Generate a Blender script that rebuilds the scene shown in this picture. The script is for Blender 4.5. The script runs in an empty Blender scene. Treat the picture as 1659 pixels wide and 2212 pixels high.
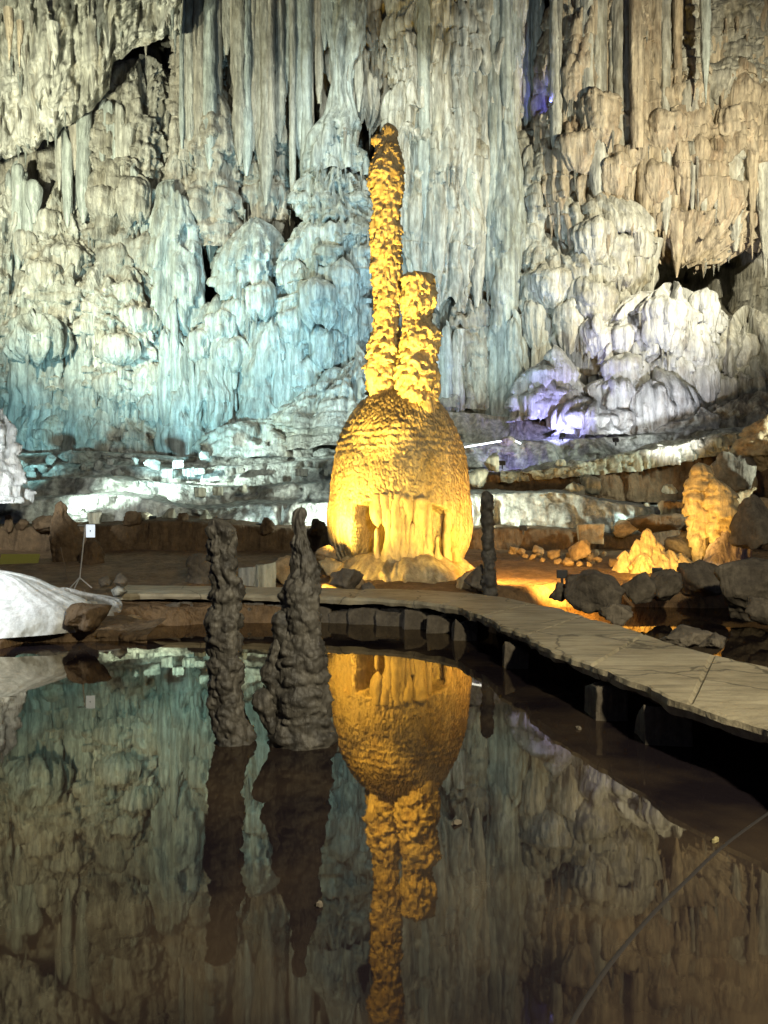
import bpy, bmesh, math, random
import numpy as np
from mathutils import Vector, Matrix

SC = bpy.context.scene
COL = SC.collection
R = math.radians

# ------------------------------------------------------------------ camera
EYE = 2.2
FV = 1659.0                         # focal length in units of the 1659 x 2212 sketch grid
cam_d = bpy.data.cameras.new('camera')
cam = bpy.data.objects.new('camera', cam_d)
COL.objects.link(cam)
cam.location = (0, 0, EYE)
cam.rotation_euler = (R(90), 0, 0)
cam_d.sensor_fit = 'HORIZONTAL'
cam_d.sensor_width = 36
cam_d.lens = 36
cam_d.clip_start = 0.05
cam_d.clip_end = 400
SC.camera = cam

# ------------------------------------------------------------------ world: the dim bounce light of the cave
W = bpy.data.worlds.new('World')
SC.world = W
W.use_nodes = True
bgn = W.node_tree.nodes['Background']
bgn.inputs[0].default_value = (0.44, 0.50, 0.78, 1)
bgn.inputs[1].default_value = 0.09

SC.view_settings.view_transform = 'Standard'
SC.view_settings.look = 'None'
SC.view_settings.exposure = 0.0
SC.view_settings.gamma = 1.0
SC.view_settings.use_curve_mapping = False
SC.render.engine = 'CYCLES'
SC.cycles.use_denoising = True
SC.cycles.max_bounces = 5
SC.cycles.diffuse_bounces = 2
SC.cycles.glossy_bounces = 3
SC.cycles.caustics_reflective = False
SC.cycles.caustics_refractive = False

# ------------------------------------------------------------------ flood lamps of the show cave (unseen bare spots, no fixtures)
def wpt(u, v, d):
    return Vector(((u - 829.5) / FV * d, d, EYE + (1106 - v) / FV * d))

def spot(loc, tgt, power, color, angle, blend=0.6, size=0.15):
    l = bpy.data.lights.new('flood_beam', 'SPOT')
    l.energy = power; l.color = color
    l.spot_size = R(angle); l.spot_blend = blend
    l.shadow_soft_size = size
    o = bpy.data.objects.new('flood_beam', l)
    COL.objects.link(o)
    loc = Vector(loc); tgt = Vector(tgt)
    o.location = loc
    o.rotation_euler = (tgt - loc).to_track_quat('-Z', 'Y').to_euler()
    return o

COOL = (0.70, 0.95, 1.0)
NEUT = (0.93, 1.0, 0.90)
WARM = (1.0, 0.90, 0.72)
AMBER = (1.0, 0.64, 0.12)
LAMPS = [
    # loc, target, watt, colour, cone, blend, size
    ((-16.5, 22.0, 12.0), wpt(330, 460, 38), 23000, (1.0, 0.99, 0.74), 84, 0.7, 0.15),
    ((-1.0, 26.0, 25.0), wpt(760, 520, 38), 9000, (0.92, 1.0, 0.92), 80, 0.7, 0.15),
    ((-8.5, 24.0, 2.6), wpt(490, 740, 37), 15500, (0.42, 0.86, 1.0), 56, 0.9, 0.15),
    ((-14.0, 24.5, 2.6), wpt(130, 780, 37), 6800, (0.42, 0.88, 1.0), 56, 0.9, 0.15),
    ((-1.2, 24.5, 2.8), wpt(700, 560, 37), 11000, (0.40, 0.76, 1.0), 54, 0.9, 0.15),
    ((3.0, 25.0, 3.0), wpt(980, 480, 38), 10500, (0.52, 0.82, 1.0), 58, 0.8, 0.15),
    ((16, 22.0, 15.0), wpt(1350, 440, 38), 24000, (1.0, 0.92, 0.68), 84, 0.7, 0.15),
    ((10.0, 25.0, 3.4), wpt(1380, 700, 36), 5500, (0.84, 0.88, 1.0), 52, 0.8, 0.15),
    ((-15, 16.0, 8.0), wpt(80, 60, 33), 20000, (0.98, 1.0, 0.76), 50, 0.7, 0.15),
    ((-14.5, 21.0, 4.2), wpt(480, 1055, 29), 26000, (0.80, 1.0, 0.95), 46, 0.7, 0.15),
    ((17.5, 19.5, 6.5), wpt(1180, 1050, 28), 9000, (0.86, 1.0, 0.90), 46, 0.7, 0.15),
    ((-1.0, 25.7, 2.35), wpt(430, 1070, 28), 800, (0.86, 1.0, 0.94), 110, 0.8, 0.1),
    ((1.9, 25.7, 2.35), wpt(1230, 1050, 28), 900, (0.85, 1.0, 0.90), 110, 0.8, 0.1),
    ((4.5, -2.5, 7.5), (0.0, 15.0, 0.3), 8000, (1.0, 0.90, 0.66), 100, 0.8, 0.3),  # added warm fill from behind the camera for the near things
]
for a in LAMPS:
    spot(*a)

# ------------------------------------------------------------------ numeric helpers
_rs = np.random.RandomState(7)
_T2 = _rs.rand(256, 256)
_T3 = _rs.rand(48, 48, 48)

def vn2(x, y, seed=0):
    x = np.asarray(x, float) + seed * 17.31; y = np.asarray(y, float) + seed * 9.17
    xi = np.floor(x).astype(int); yi = np.floor(y).astype(int)
    fx = x - xi; fy = y - yi
    fx = fx * fx * (3 - 2 * fx); fy = fy * fy * (3 - 2 * fy)
    a = _T2[xi % 256, yi % 256]; b = _T2[(xi + 1) % 256, yi % 256]
    c = _T2[xi % 256, (yi + 1) % 256]; d = _T2[(xi + 1) % 256, (yi + 1) % 256]
    return (a * (1 - fx) + b * fx) * (1 - fy) + (c * (1 - fx) + d * fx) * fy

def fb2(x, y, seed=0, o=4):
    r = 0; am = 0.5; f = 1.0; n = 0
    for i in range(o):
        r = r + am * vn2(np.asarray(x) * f, np.asarray(y) * f, seed + i * 3); n += am
        am *= 0.5; f *= 2.03
    return r / n

def vn3(p, seed=0):
    p = p + seed * 3.71
    i = np.floor(p).astype(int); f = p - i
    f = f * f * (3 - 2 * f)
    i0 = i % 48; i1 = (i + 1) % 48
    r = 0
    for dx in (0, 1):
        for dy in (0, 1):
            for dz in (0, 1):
                w = (f[:, 0] if dx else 1 - f[:, 0]) * (f[:, 1] if dy else 1 - f[:, 1]) * (f[:, 2] if dz else 1 - f[:, 2])
                r = r + w * _T3[(i1 if dx else i0)[:, 0], (i1 if dy else i0)[:, 1], (i1 if dz else i0)[:, 2]]
    return r

def fb3(p, seed=0, o=4):
    r = 0; am = 0.5; f = 1.0; n = 0
    for k in range(o):
        r = r + am * vn3(p * f, seed + k); n += am; am *= 0.5; f *= 2.03
    return r / n

def smooth(a, b, x):
    t = np.clip((x - a) / (b - a), 0, 1)
    return t * t * (3 - 2 * t)

# ------------------------------------------------------------------ object helpers
def tag(o, label, cat, group=None, kind=None):
    if label: o['label'] = label
    if cat: o['category'] = cat
    if group: o['group'] = group
    if kind: o['kind'] = kind
    return o

def link(name, me, mat, parent=None, loc=(0, 0, 0)):
    o = bpy.data.objects.new(name, me)
    COL.objects.link(o)
    if mat is not None and len(me.materials) == 0: me.materials.append(mat)
    o.location = loc
    if parent is not None: o.parent = parent
    return o

def empty(name, loc, label=None, cat=None, group=None):
    o = bpy.data.objects.new(name, None)
    COL.objects.link(o); o.location = loc
    o.empty_display_size = 0.3
    return tag(o, label, cat, group)

def np_mesh(name, co, faces, smooth_sh=True):
    me = bpy.data.meshes.new(name)
    co = np.ascontiguousarray(co, dtype=np.float32).reshape(-1, 3)
    faces = np.ascontiguousarray(faces, dtype=np.int32)
    n, k = faces.shape
    me.vertices.add(len(co)); me.vertices.foreach_set('co', co.ravel())
    me.loops.add(n * k); me.loops.foreach_set('vertex_index', faces.ravel())
    me.polygons.add(n); me.polygons.foreach_set('loop_start', np.arange(0, n * k, k, dtype=np.int32))
    me.update(calc_edges=True)
    if smooth_sh: me.polygons.foreach_set('use_smooth', np.ones(n, dtype=bool))
    me.update()
    return me

def grid_faces(nr, nc):
    i = np.arange(nr * nc).reshape(nr, nc)
    return np.stack([i[:-1, :-1], i[1:, :-1], i[1:, 1:], i[:-1, 1:]], -1).reshape(-1, 4)

def grid_obj(name, G, mat, parent=None, flip=False, origin=None):
    """G: (rows, cols, 3) world points -> a mesh object whose origin is at the base"""
    nr, nc = G.shape[:2]
    f = grid_faces(nr, nc)
    if flip: f = f[:, ::-1]
    if origin is None:
        mn = G.reshape(-1, 3).min(0); mx = G.reshape(-1, 3).max(0)
        origin = np.array([(mn[0] + mx[0]) / 2, (mn[1] + mx[1]) / 2, mn[2]])
    origin = np.array(origin, float)
    me = np_mesh(name, G - origin, f)
    off = Vector(origin)
    if parent is not None: off = off - parent.location
    return link(name, me, mat, parent, off)

def bm_obj(name, bm, mat, parent=None, loc=(0, 0, 0), sm=False):
    me = bpy.data.meshes.new(name)
    bm.to_mesh(me); bm.free()
    if sm: me.polygons.foreach_set('use_smooth', np.ones(len(me.polygons), dtype=bool))
    return link(name, me, mat, parent, loc)

# ------------------------------------------------------------------ materials
def rock(name, c1, c2, stain=(0.10, 0.07, 0.045), stain_amt=0.5, scale=0.6, stretch=0.35, bump=0.75, bscale=9.0,
         rough=0.72, spec=0.35, streak=0.5, sstart=0.49, drip=1.0, grain=0.4):
    m = bpy.data.materials.new(name); m.use_nodes = True
    nt = m.node_tree; N = nt.nodes; L = nt.links
    b = N['Principled BSDF']
    b.inputs['Roughness'].default_value = rough
    b.inputs['Specular IOR Level'].default_value = spec
    tc = N.new('ShaderNodeTexCoord')
    mp = N.new('ShaderNodeMapping'); mp.inputs['Scale'].default_value = (1, 1, stretch)
    L.new(tc.outputs['Object'], mp.inputs[0])
    n1 = N.new('ShaderNodeTexNoise'); n1.inputs['Scale'].default_value = scale; n1.inputs['Detail'].default_value = 7
    n1.inputs['Roughness'].default_value = 0.62
    L.new(mp.outputs[0], n1.inputs['Vector'])
    r1 = N.new('ShaderNodeValToRGB')
    r1.color_ramp.elements[0].position = 0.32; r1.color_ramp.elements[0].color = (*c1, 1)
    r1.color_ramp.elements[1].position = 0.68; r1.color_ramp.elements[1].color = (*c2, 1)
    L.new(n1.outputs[0], r1.inputs[0])
    # blotchy mineral stains
    n2 = N.new('ShaderNodeTexNoise'); n2.inputs['Scale'].default_value = scale * 1.9; n2.inputs['Detail'].default_value = 9
    n2.inputs['Roughness'].default_value = 0.7
    L.new(mp.outputs[0], n2.inputs['Vector'])
    r2 = N.new('ShaderNodeMapRange'); r2.inputs[1].default_value = sstart; r2.inputs[2].default_value = sstart + 0.2
    r2.inputs[3].default_value = 0.0; r2.inputs[4].default_value = stain_amt
    L.new(n2.outputs[0], r2.inputs[0])
    mx = N.new('ShaderNodeMix'); mx.data_type = 'RGBA'
    mx.inputs[7].default_value = (*stain, 1)
    L.new(r2.outputs[0], mx.inputs[0]); L.new(r1.outputs[0], mx.inputs[6])
    # drip streaks
    mp2 = N.new('ShaderNodeMapping'); mp2.inputs['Scale'].default_value = (5.0, 5.0, 0.25)
    L.new(tc.outputs['Object'], mp2.inputs[0])
    n3 = N.new('ShaderNodeTexNoise'); n3.inputs['Scale'].default_value = 1.0; n3.inputs['Detail'].default_value = 4
    L.new(mp2.outputs[0], n3.inputs['Vector'])
    r3 = N.new('ShaderNodeMapRange'); r3.inputs[1].default_value = 0.35; r3.inputs[2].default_value = 0.65
    r3.inputs[3].default_value = 1.0 - streak; r3.inputs[4].default_value = 1.0
    L.new(n3.outputs[0], r3.inputs[0])
    mul = N.new('ShaderNodeMix'); mul.data_type = 'RGBA'; mul.blend_type = 'MULTIPLY'; mul.inputs[0].default_value = 1
    L.new(mx.outputs[2], mul.inputs[6]); L.new(r3.outputs[0], mul.inputs[7])
    n6 = N.new('ShaderNodeTexNoise'); n6.inputs['Scale'].default_value = bscale * 0.45; n6.inputs['Detail'].default_value = 6
    n6.inputs['Roughness'].default_value = 0.7
    L.new(mp.outputs[0], n6.inputs['Vector'])
    r6 = N.new('ShaderNodeMapRange'); r6.inputs[1].default_value = 0.34; r6.inputs[2].default_value = 0.62
    r6.inputs[3].default_value = 1.0 - grain; r6.inputs[4].default_value = 1.05
    L.new(n6.outputs[0], r6.inputs[0])
    mul2 = N.new('ShaderNodeMix'); mul2.data_type = 'RGBA'; mul2.blend_type = 'MULTIPLY'; mul2.inputs[0].default_value = 1
    L.new(mul.outputs[2], mul2.inputs[6]); L.new(r6.outputs[0], mul2.inputs[7])
    L.new(mul2.outputs[2], b.inputs['Base Color'])
    # fine relief
    n4 = N.new('ShaderNodeTexNoise'); n4.inputs['Scale'].default_value = bscale; n4.inputs['Detail'].default_value = 6
    n4.inputs['Roughness'].default_value = 0.65
    L.new(tc.outputs['Object'], n4.inputs['Vector'])
    bp = N.new('ShaderNodeBump'); bp.inputs['Strength'].default_value = bump * 0.6; bp.inputs['Distance'].default_value = 0.9 / bscale
    L.new(n4.outputs[0], bp.inputs['Height'])
    mp3 = N.new('ShaderNodeMapping'); mp3.inputs['Scale'].default_value = (bscale * 0.9, bscale * 0.9, bscale * 0.16)
    L.new(tc.outputs['Object'], mp3.inputs[0])
    n5 = N.new('ShaderNodeTexNoise'); n5.inputs['Scale'].default_value = 1.0; n5.inputs['Detail'].default_value = 4
    L.new(mp3.outputs[0], n5.inputs['Vector'])
    bp2 = N.new('ShaderNodeBump'); bp2.inputs['Strength'].default_value = bump * drip; bp2.inputs['Distance'].default_value = 1.2 / bscale
    L.new(n5.outputs[0], bp2.inputs['Height']); L.new(bp.outputs[0], bp2.inputs['Normal'])
    L.new(bp2.outputs[0], b.inputs['Normal'])
    return m

def plain(name, c, rough=0.6, metal=0.0, emit=None, es=0.0):
    m = bpy.data.materials.new(name); m.use_nodes = True
    N = m.node_tree.nodes; L = m.node_tree.links; b = N['Principled BSDF']
    n = N.new('ShaderNodeTexNoise'); n.inputs['Scale'].default_value = 14; n.inputs['Detail'].default_value = 5
    r = N.new('ShaderNodeMapRange'); r.inputs[3].default_value = 0.75; r.inputs[4].default_value = 1.1
    L.new(n.outputs[0], r.inputs[0])
    mul = N.new('ShaderNodeMix'); mul.data_type = 'RGBA'; mul.blend_type = 'MULTIPLY'; mul.inputs[0].default_value = 1
    mul.inputs[6].default_value = (*c, 1); L.new(r.outputs[0], mul.inputs[7])
    L.new(mul.outputs[2], b.inputs['Base Color'])
    b.inputs['Roughness'].default_value = rough; b.inputs['Metallic'].default_value = metal
    if emit:
        b.inputs['Emission Color'].default_value = (*emit, 1); b.inputs['Emission Strength'].default_value = es
    return m

M = {}
M['grey'] = rock('grey_limestone', (0.24, 0.225, 0.17), (0.50, 0.49, 0.42), stain=(0.15, 0.12, 0.06), stain_amt=0.75, scale=0.5)
M['pale'] = rock('pale_limestone', (0.33, 0.325, 0.26), (0.60, 0.60, 0.53), stain=(0.22, 0.17, 0.07), stain_amt=0.7, scale=0.5)
M['cyan'] = rock('pale_green_limestone', (0.29, 0.32, 0.27), (0.54, 0.59, 0.56), stain=(0.19, 0.17, 0.085), stain_amt=0.75, scale=0.45)
M['tan'] = rock('tan_limestone', (0.36, 0.29, 0.19), (0.56, 0.49, 0.36), stain=(0.20, 0.11, 0.045), stain_amt=0.75, scale=0.55)
M['brownrib'] = rock('brown_ribbed_limestone', (0.29, 0.265, 0.20), (0.50, 0.475, 0.40), stain=(0.13, 0.10, 0.06), stain_amt=0.6, scale=0.6)
M['white'] = rock('white_calcite', (0.46, 0.47, 0.44), (0.70, 0.72, 0.70), stain=(0.28, 0.22, 0.14), stain_amt=0.6, scale=0.9, streak=0.35)
M['tongue'] = rock('smooth_white_calcite', (0.62, 0.66, 0.64), (0.80, 0.82, 0.80), stain=(0.42, 0.40, 0.34), stain_amt=0.6, scale=2.2, streak=0.15, bump=0.4, bscale=16, grain=0.35, drip=0.4)
M['terrace'] = rock('terrace_flowstone', (0.46, 0.48, 0.41), (0.66, 0.67, 0.59), stain=(0.24, 0.18, 0.10), stain_amt=0.5, scale=0.35, stretch=1.6, sstart=0.55)
M['rim'] = rock('crusty_rim_calcite', (0.42, 0.41, 0.29), (0.68, 0.66, 0.50), stain=(0.40, 0.35, 0.2), stain_amt=0.4, scale=1.2)
M['mud'] = rock('brown_mud', (0.11, 0.072, 0.038), (0.21, 0.14, 0.075), stain=(0.05, 0.032, 0.02), stain_amt=0.6, scale=0.7, stretch=1.0, streak=0.1, rough=0.85, spec=0.2)
M['floor'] = rock('trodden_clay', (0.17, 0.105, 0.05), (0.32, 0.21, 0.11), stain=(0.08, 0.05, 0.03), stain_amt=0.6, scale=0.8, stretch=1.0, streak=0.05, rough=0.8, spec=0.25)
M['dark'] = rock('dark_pool_rock', (0.03, 0.027, 0.022), (0.17, 0.155, 0.125), stain=(0.03, 0.024, 0.018), stain_amt=0.7, scale=4.5, stretch=0.8, bscale=22, bump=0.5, streak=0.4, rough=0.5)
M['boulder'] = rock('dark_boulder_rock', (0.10, 0.082, 0.06), (0.26, 0.22, 0.16), stain=(0.05, 0.04, 0.03), stain_amt=0.6, scale=1.4, stretch=1.0, bscale=14, bump=0.5, streak=0.1, rough=0.85)
M['cobble'] = rock('pale_cobble', (0.26, 0.26, 0.22), (0.44, 0.44, 0.38), stain=(0.16, 0.13, 0.08), stain_amt=0.6, scale=2.5, stretch=1.0, bscale=14)
M['ochre'] = rock('ochre_rock', (0.34, 0.23, 0.11), (0.55, 0.42, 0.24), stain=(0.18, 0.10, 0.05), stain_amt=0.5, scale=1.5, stretch=1.0, bscale=16, bump=0.5, streak=0.15)
M['dome'] = rock('honey_calcite', (0.50, 0.38, 0.18), (0.74, 0.61, 0.36), stain=(0.26, 0.14, 0.05), stain_amt=0.55, drip=0.3, scale=1.3, stretch=0.4, bscale=16, bump=0.55, streak=0.3, rough=0.6)
M['spire'] = rock('honey_calcite_coral', (0.52, 0.40, 0.20), (0.74, 0.62, 0.37), stain=(0.24, 0.12, 0.05), stain_amt=0.5, scale=1.8, stretch=0.6, bscale=18, bump=0.6, streak=0.2, rough=0.6)
M['pink'] = rock('pink_flowstone', (0.50, 0.40, 0.36), (0.70, 0.60, 0.56), stain=(0.35, 0.2, 0.12), stain_amt=0.4, scale=0.9)

# ------------------------------------------------------------------ surface relief
def lobes(D, ua, za, n, a, h, amp, rng, cap=0.3, flute=0.25, fw=0.12, diag=0.0, mask=None, edge=0.42):
    """scatter n drapery lobes (domed cap, fluted skirt, ragged lower edge) into height field D by maximum"""
    u0, u1 = ua[0], ua[-1]; z0, z1 = za.min(), za.max()
    zr = -za                                # ascending
    for _ in range(n):
        sc = rng.uniform(0.6, 1.4)
        aa = rng.uniform(*a) * sc; hh = rng.uniform(*h) * sc; am = rng.uniform(*amp) * (0.6 + 0.4 * sc)
        cu = rng.uniform(u0, u1); cz = rng.uniform(z0, z1 + hh * 0.5)
        if mask is not None and not mask(cu, cz): continue
        j0 = np.searchsorted(ua, cu - aa); j1 = np.searchsorted(ua, cu + aa)
        i0 = np.searchsorted(zr, -(cz + abs(diag) * aa)); i1 = np.searchsorted(zr, -(cz - hh * 1.35 - abs(diag) * aa))
        if j1 - j0 < 2 or i1 - i0 < 2: continue
        u = ua[None, j0:j1]; z = za[i0:i1, None]
        s = (u - cu) / aa
        c = np.sqrt(np.clip(1 - s * s, 0, 1))
        t = (cz - z - diag * (u - cu)) / hh
        t2 = t - 0.35 * (1 - c)
        ph = rng.uniform(0, 6.28)
        wv = u / fw + ph + 0.22 * np.sin(z * 2.3 + ph)            # drip index across the skirt
        pipe = np.abs(np.sin(math.pi * wv))
        rnd = _T2[np.floor(wv).astype(int) % 256, _ % 256]
        tend = 1.0 + 0.34 * (rnd - 0.5) - 0.22 * s * s
        capv = np.sqrt(np.clip(1 - (1 - np.clip(t2 / cap, 0, 1)) ** 2, 0, 1))
        body = 0.92 + 0.16 * np.clip((t2 - cap) / (1 - cap), 0, 1.3)
        fl = 1 - flute * np.clip((t2 - cap * 0.5) * 3, 0, 1) * (1 - pipe ** 0.5)
        tip = np.clip((t2 - (tend - 0.22)) / 0.22, 0, 1)          # each drip narrows to its own point
        endf = np.where(pipe < tip * 0.95, 0.25 * (1 - tip), 1.0) if flute > 0.05 else np.clip((tend - t2) / 0.12, 0, 1) ** 0.5
        v = am * c ** edge * capv * body * fl * endf
        v = np.where((t2 > 0) & (t2 < tend), v, 0)
        D[i0:i1, j0:j1] = np.maximum(D[i0:i1, j0:j1], v)
    return D

def bumps(D, ua, za, n, r, asp, amp, rng, mask=None):
    """scatter rounded popcorn grains"""
    zr = -za; u0, u1 = ua[0], ua[-1]; z0, z1 = za.min(), za.max()
    for _ in range(n):
        a = rng.uniform(*r); h = a * rng.uniform(*asp); am = rng.uniform(*amp)
        cu = rng.uniform(u0, u1); cz = rng.uniform(z0, z1)
        if mask is not None and not mask(cu, cz): continue
        j0 = np.searchsorted(ua, cu - a); j1 = np.searchsorted(ua, cu + a)
        i0 = np.searchsorted(zr, -(cz + h)); i1 = np.searchsorted(zr, -(cz - h))
        if j1 <= j0 or i1 <= i0: continue
        q = ((ua[None, j0:j1] - cu) / a) ** 2 + ((za[i0:i1, None] - cz) / h) ** 2
        D[i0:i1, j0:j1] = np.maximum(D[i0:i1, j0:j1], am * np.sqrt(np.clip(1 - q, 0, 1)))
    return D

def flutes(ua, za, width, seed=0, length=6.0, warp=1.2):
    U, Z = np.meshgrid(ua, za)
    w = U / width + warp * 2 * (vn2(U / (width * 4), Z / length, seed) - 0.5) + 0.5 * (vn2(U / width * 0.8, Z / 1.3, seed + 5) - 0.5)
    f = np.abs(np.sin(math.pi * w)) ** 0.45
    amp = 0.35 + 0.9 * vn2(U / (width * 3), Z / (length * 0.5), seed + 9)
    k = np.floor(w)
    tall = 0.5 + vn2(k * 3.7, Z / 4.0, seed + 12)
    return f * amp * tall

STYLE = {
    # n per m2 of lobes, lobe width, height, depth
    'jelly':  dict(rib=0.45, dens=2.6, a=(0.25, 0.55), h=(0.8, 2.2), amp=(0.3, 0.65), fl=(0.24, 0.32), noise=0.2, flute=0.65, fw=0.27, small=2.5),
    'cauli':  dict(rib=0.4, dens=5.0, a=(0.2, 0.42), h=(0.4, 0.95), amp=(0.24, 0.52), fl=(0.18, 0.3), noise=0.24, flute=0.5, fw=0.26, small=2.5),
    'pipes':  dict(rib=0.5, dens=0.9, a=(0.3, 0.7), h=(1.6, 4.5), amp=(0.25, 0.55), fl=(0.6, 0.36), noise=0.2, flute=0.75, fw=0.30, small=1.0),
    'smooth': dict(rib=0.15, dens=0.35, a=(0.25, 0.6), h=(1.2, 3.2), amp=(0.08, 0.22), fl=(0.14, 0.42), noise=0.16, flute=0.3, fw=0.3),
    'drape':  dict(rib=0.5, dens=2.0, a=(0.25, 0.6), h=(1.2, 3.4), amp=(0.3, 0.65), fl=(0.4, 0.34), noise=0.2, flute=0.75, fw=0.28, small=2.0),
    'diag':   dict(rib=0.3, dens=5.0, a=(0.25, 0.5), h=(0.4, 0.9), amp=(0.3, 0.65), fl=(0.16, 0.28), noise=0.22, flute=0.5, fw=0.26, diag=0.75, small=2.5),
    'coral':  dict(rib=0.0, dens=90.0, small=1.5, a=(0.035, 0.085), h=(0.10, 0.30), amp=(0.07, 0.20), fl=(0.02, 0.1), noise=0.12, flute=0.3, fw=0.05),
    'knobby': dict(pop=True, dens=60.0, a=(0.04, 0.10), h=(0.06, 0.14), amp=(0.02, 0.06), fl=(0.0, 0.1), noise=0.09, flute=0.0),
}

def relief(ua, za, style, seed, k=1.0, over=None):
    st = dict(STYLE[style])
    if over: st.update(over)
    rng = np.random.RandomState(seed)
    U, Z = np.meshgrid(ua, za)
    big = (fb2(U / 1.4, Z / 4.2, seed, 4) - 0.5) * 2 * st['noise'] * 2.2
    D = np.zeros_like(U)
    area = (ua[-1] - ua[0]) * (za.max() - za.min())
    lobes(D, ua, za, int(area * st['dens'] * 1.0) + 3, st['a'], st['h'], st['amp'], rng, cap=st.get('cap', 0.3), edge=st.get('edge', 0.42),
          flute=st['flute'], fw=st.get('fw', 0.14), diag=st.get('diag', 0.0), mask=st.get('mask'))
    if st.get('pop'):
        D[:] = 0
        bumps(D, ua, za, int(area * st['dens']), st['a'], (0.8, 1.5), st['amp'], rng)
        D3 = np.zeros_like(D)
        bumps(D3, ua, za, int(area * st['dens'] * 5), (st['a'][0] * 0.4, st['a'][1] * 0.4), (0.8, 1.4), (st['amp'][0] * 0.4, st['amp'][1] * 0.5), rng)
        fine = (fb2(U / 0.03, Z / 0.04, seed + 4, 3) - 0.5) * 0.02
        return (D * 0, (big + D + D3 + fine - 0.75 * st['amp'][1]) * k)
    # smaller scales riding on the big lobes
    D2 = np.zeros_like(U)
    am = st['amp'][1]; aa = st['a']; hh = st['h']
    lobes(D2, ua, za, int(area * st['dens'] * st.get('small', 4.0)) + 3, (aa[0] * 0.3, aa[1] * 0.5), (hh[0] * 0.3, hh[1] * 0.5), (am * 0.10, am * 0.34), rng,
          flute=st['flute'] * 0.7, fw=st.get('fw', 0.14), diag=st.get('diag', 0.0), mask=st.get('mask'))
    D = D + D2
    fa, fw = st['fl']
    F = flutes(ua, za, fw, seed) * fa if fa > 0 else 0
    fine = (fb2(U / 0.2, Z / 0.8, seed + 4, 3) - 0.5) * 0.2 * min(1.0, st['noise'] * 4)
    rb = st.get('rib', 0.0)
    if rb > 0:
        w1 = U / st.get('ribw', 1.0) + 1.0 * (fb2(U / 2.2, Z / 9.0, seed + 31, 3) - 0.5) * 2
        cre = np.abs(np.sin(math.pi * w1))
        on = smooth(0.30, 0.52, fb2(U / 1.3, Z / 4.5, seed + 33, 3))
        F = F + rb * (cre ** 0.35 - 0.8) * on
        pit = smooth(0.60, 0.70, fb2(U / 0.55, Z / 2.2, seed + 35, 3))
        F = F - 0.9 * rb * pit
        D = D * (1 - 0.7 * pit)
    return (D * k, (big + F + fine) * k)

def interp_rows(rows, d):
    rows = sorted(rows, key=lambda r: r[0])
    v = np.array([r[0] for r in rows], float)
    return v, np.array([r[1] for r in rows], float), np.array([r[2] for r in rows], float)

def hermite(xq, x, y):
    """monotone-ish smooth interpolation"""
    if len(x) < 3: return np.interp(xq, x, y)
    m = np.gradient(y, x)
    i = np.clip(np.searchsorted(x, xq) - 1, 0, len(x) - 2)
    h = x[i + 1] - x[i]; t = np.clip((xq - x[i]) / h, 0, 1)
    return ((2*t**3 - 3*t**2 + 1) * y[i] + (t**3 - 2*t**2 + t) * h * m[i] + (-2*t**3 + 3*t**2) * y[i+1] + (t**3 - t**2) * h * m[i+1])

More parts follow.
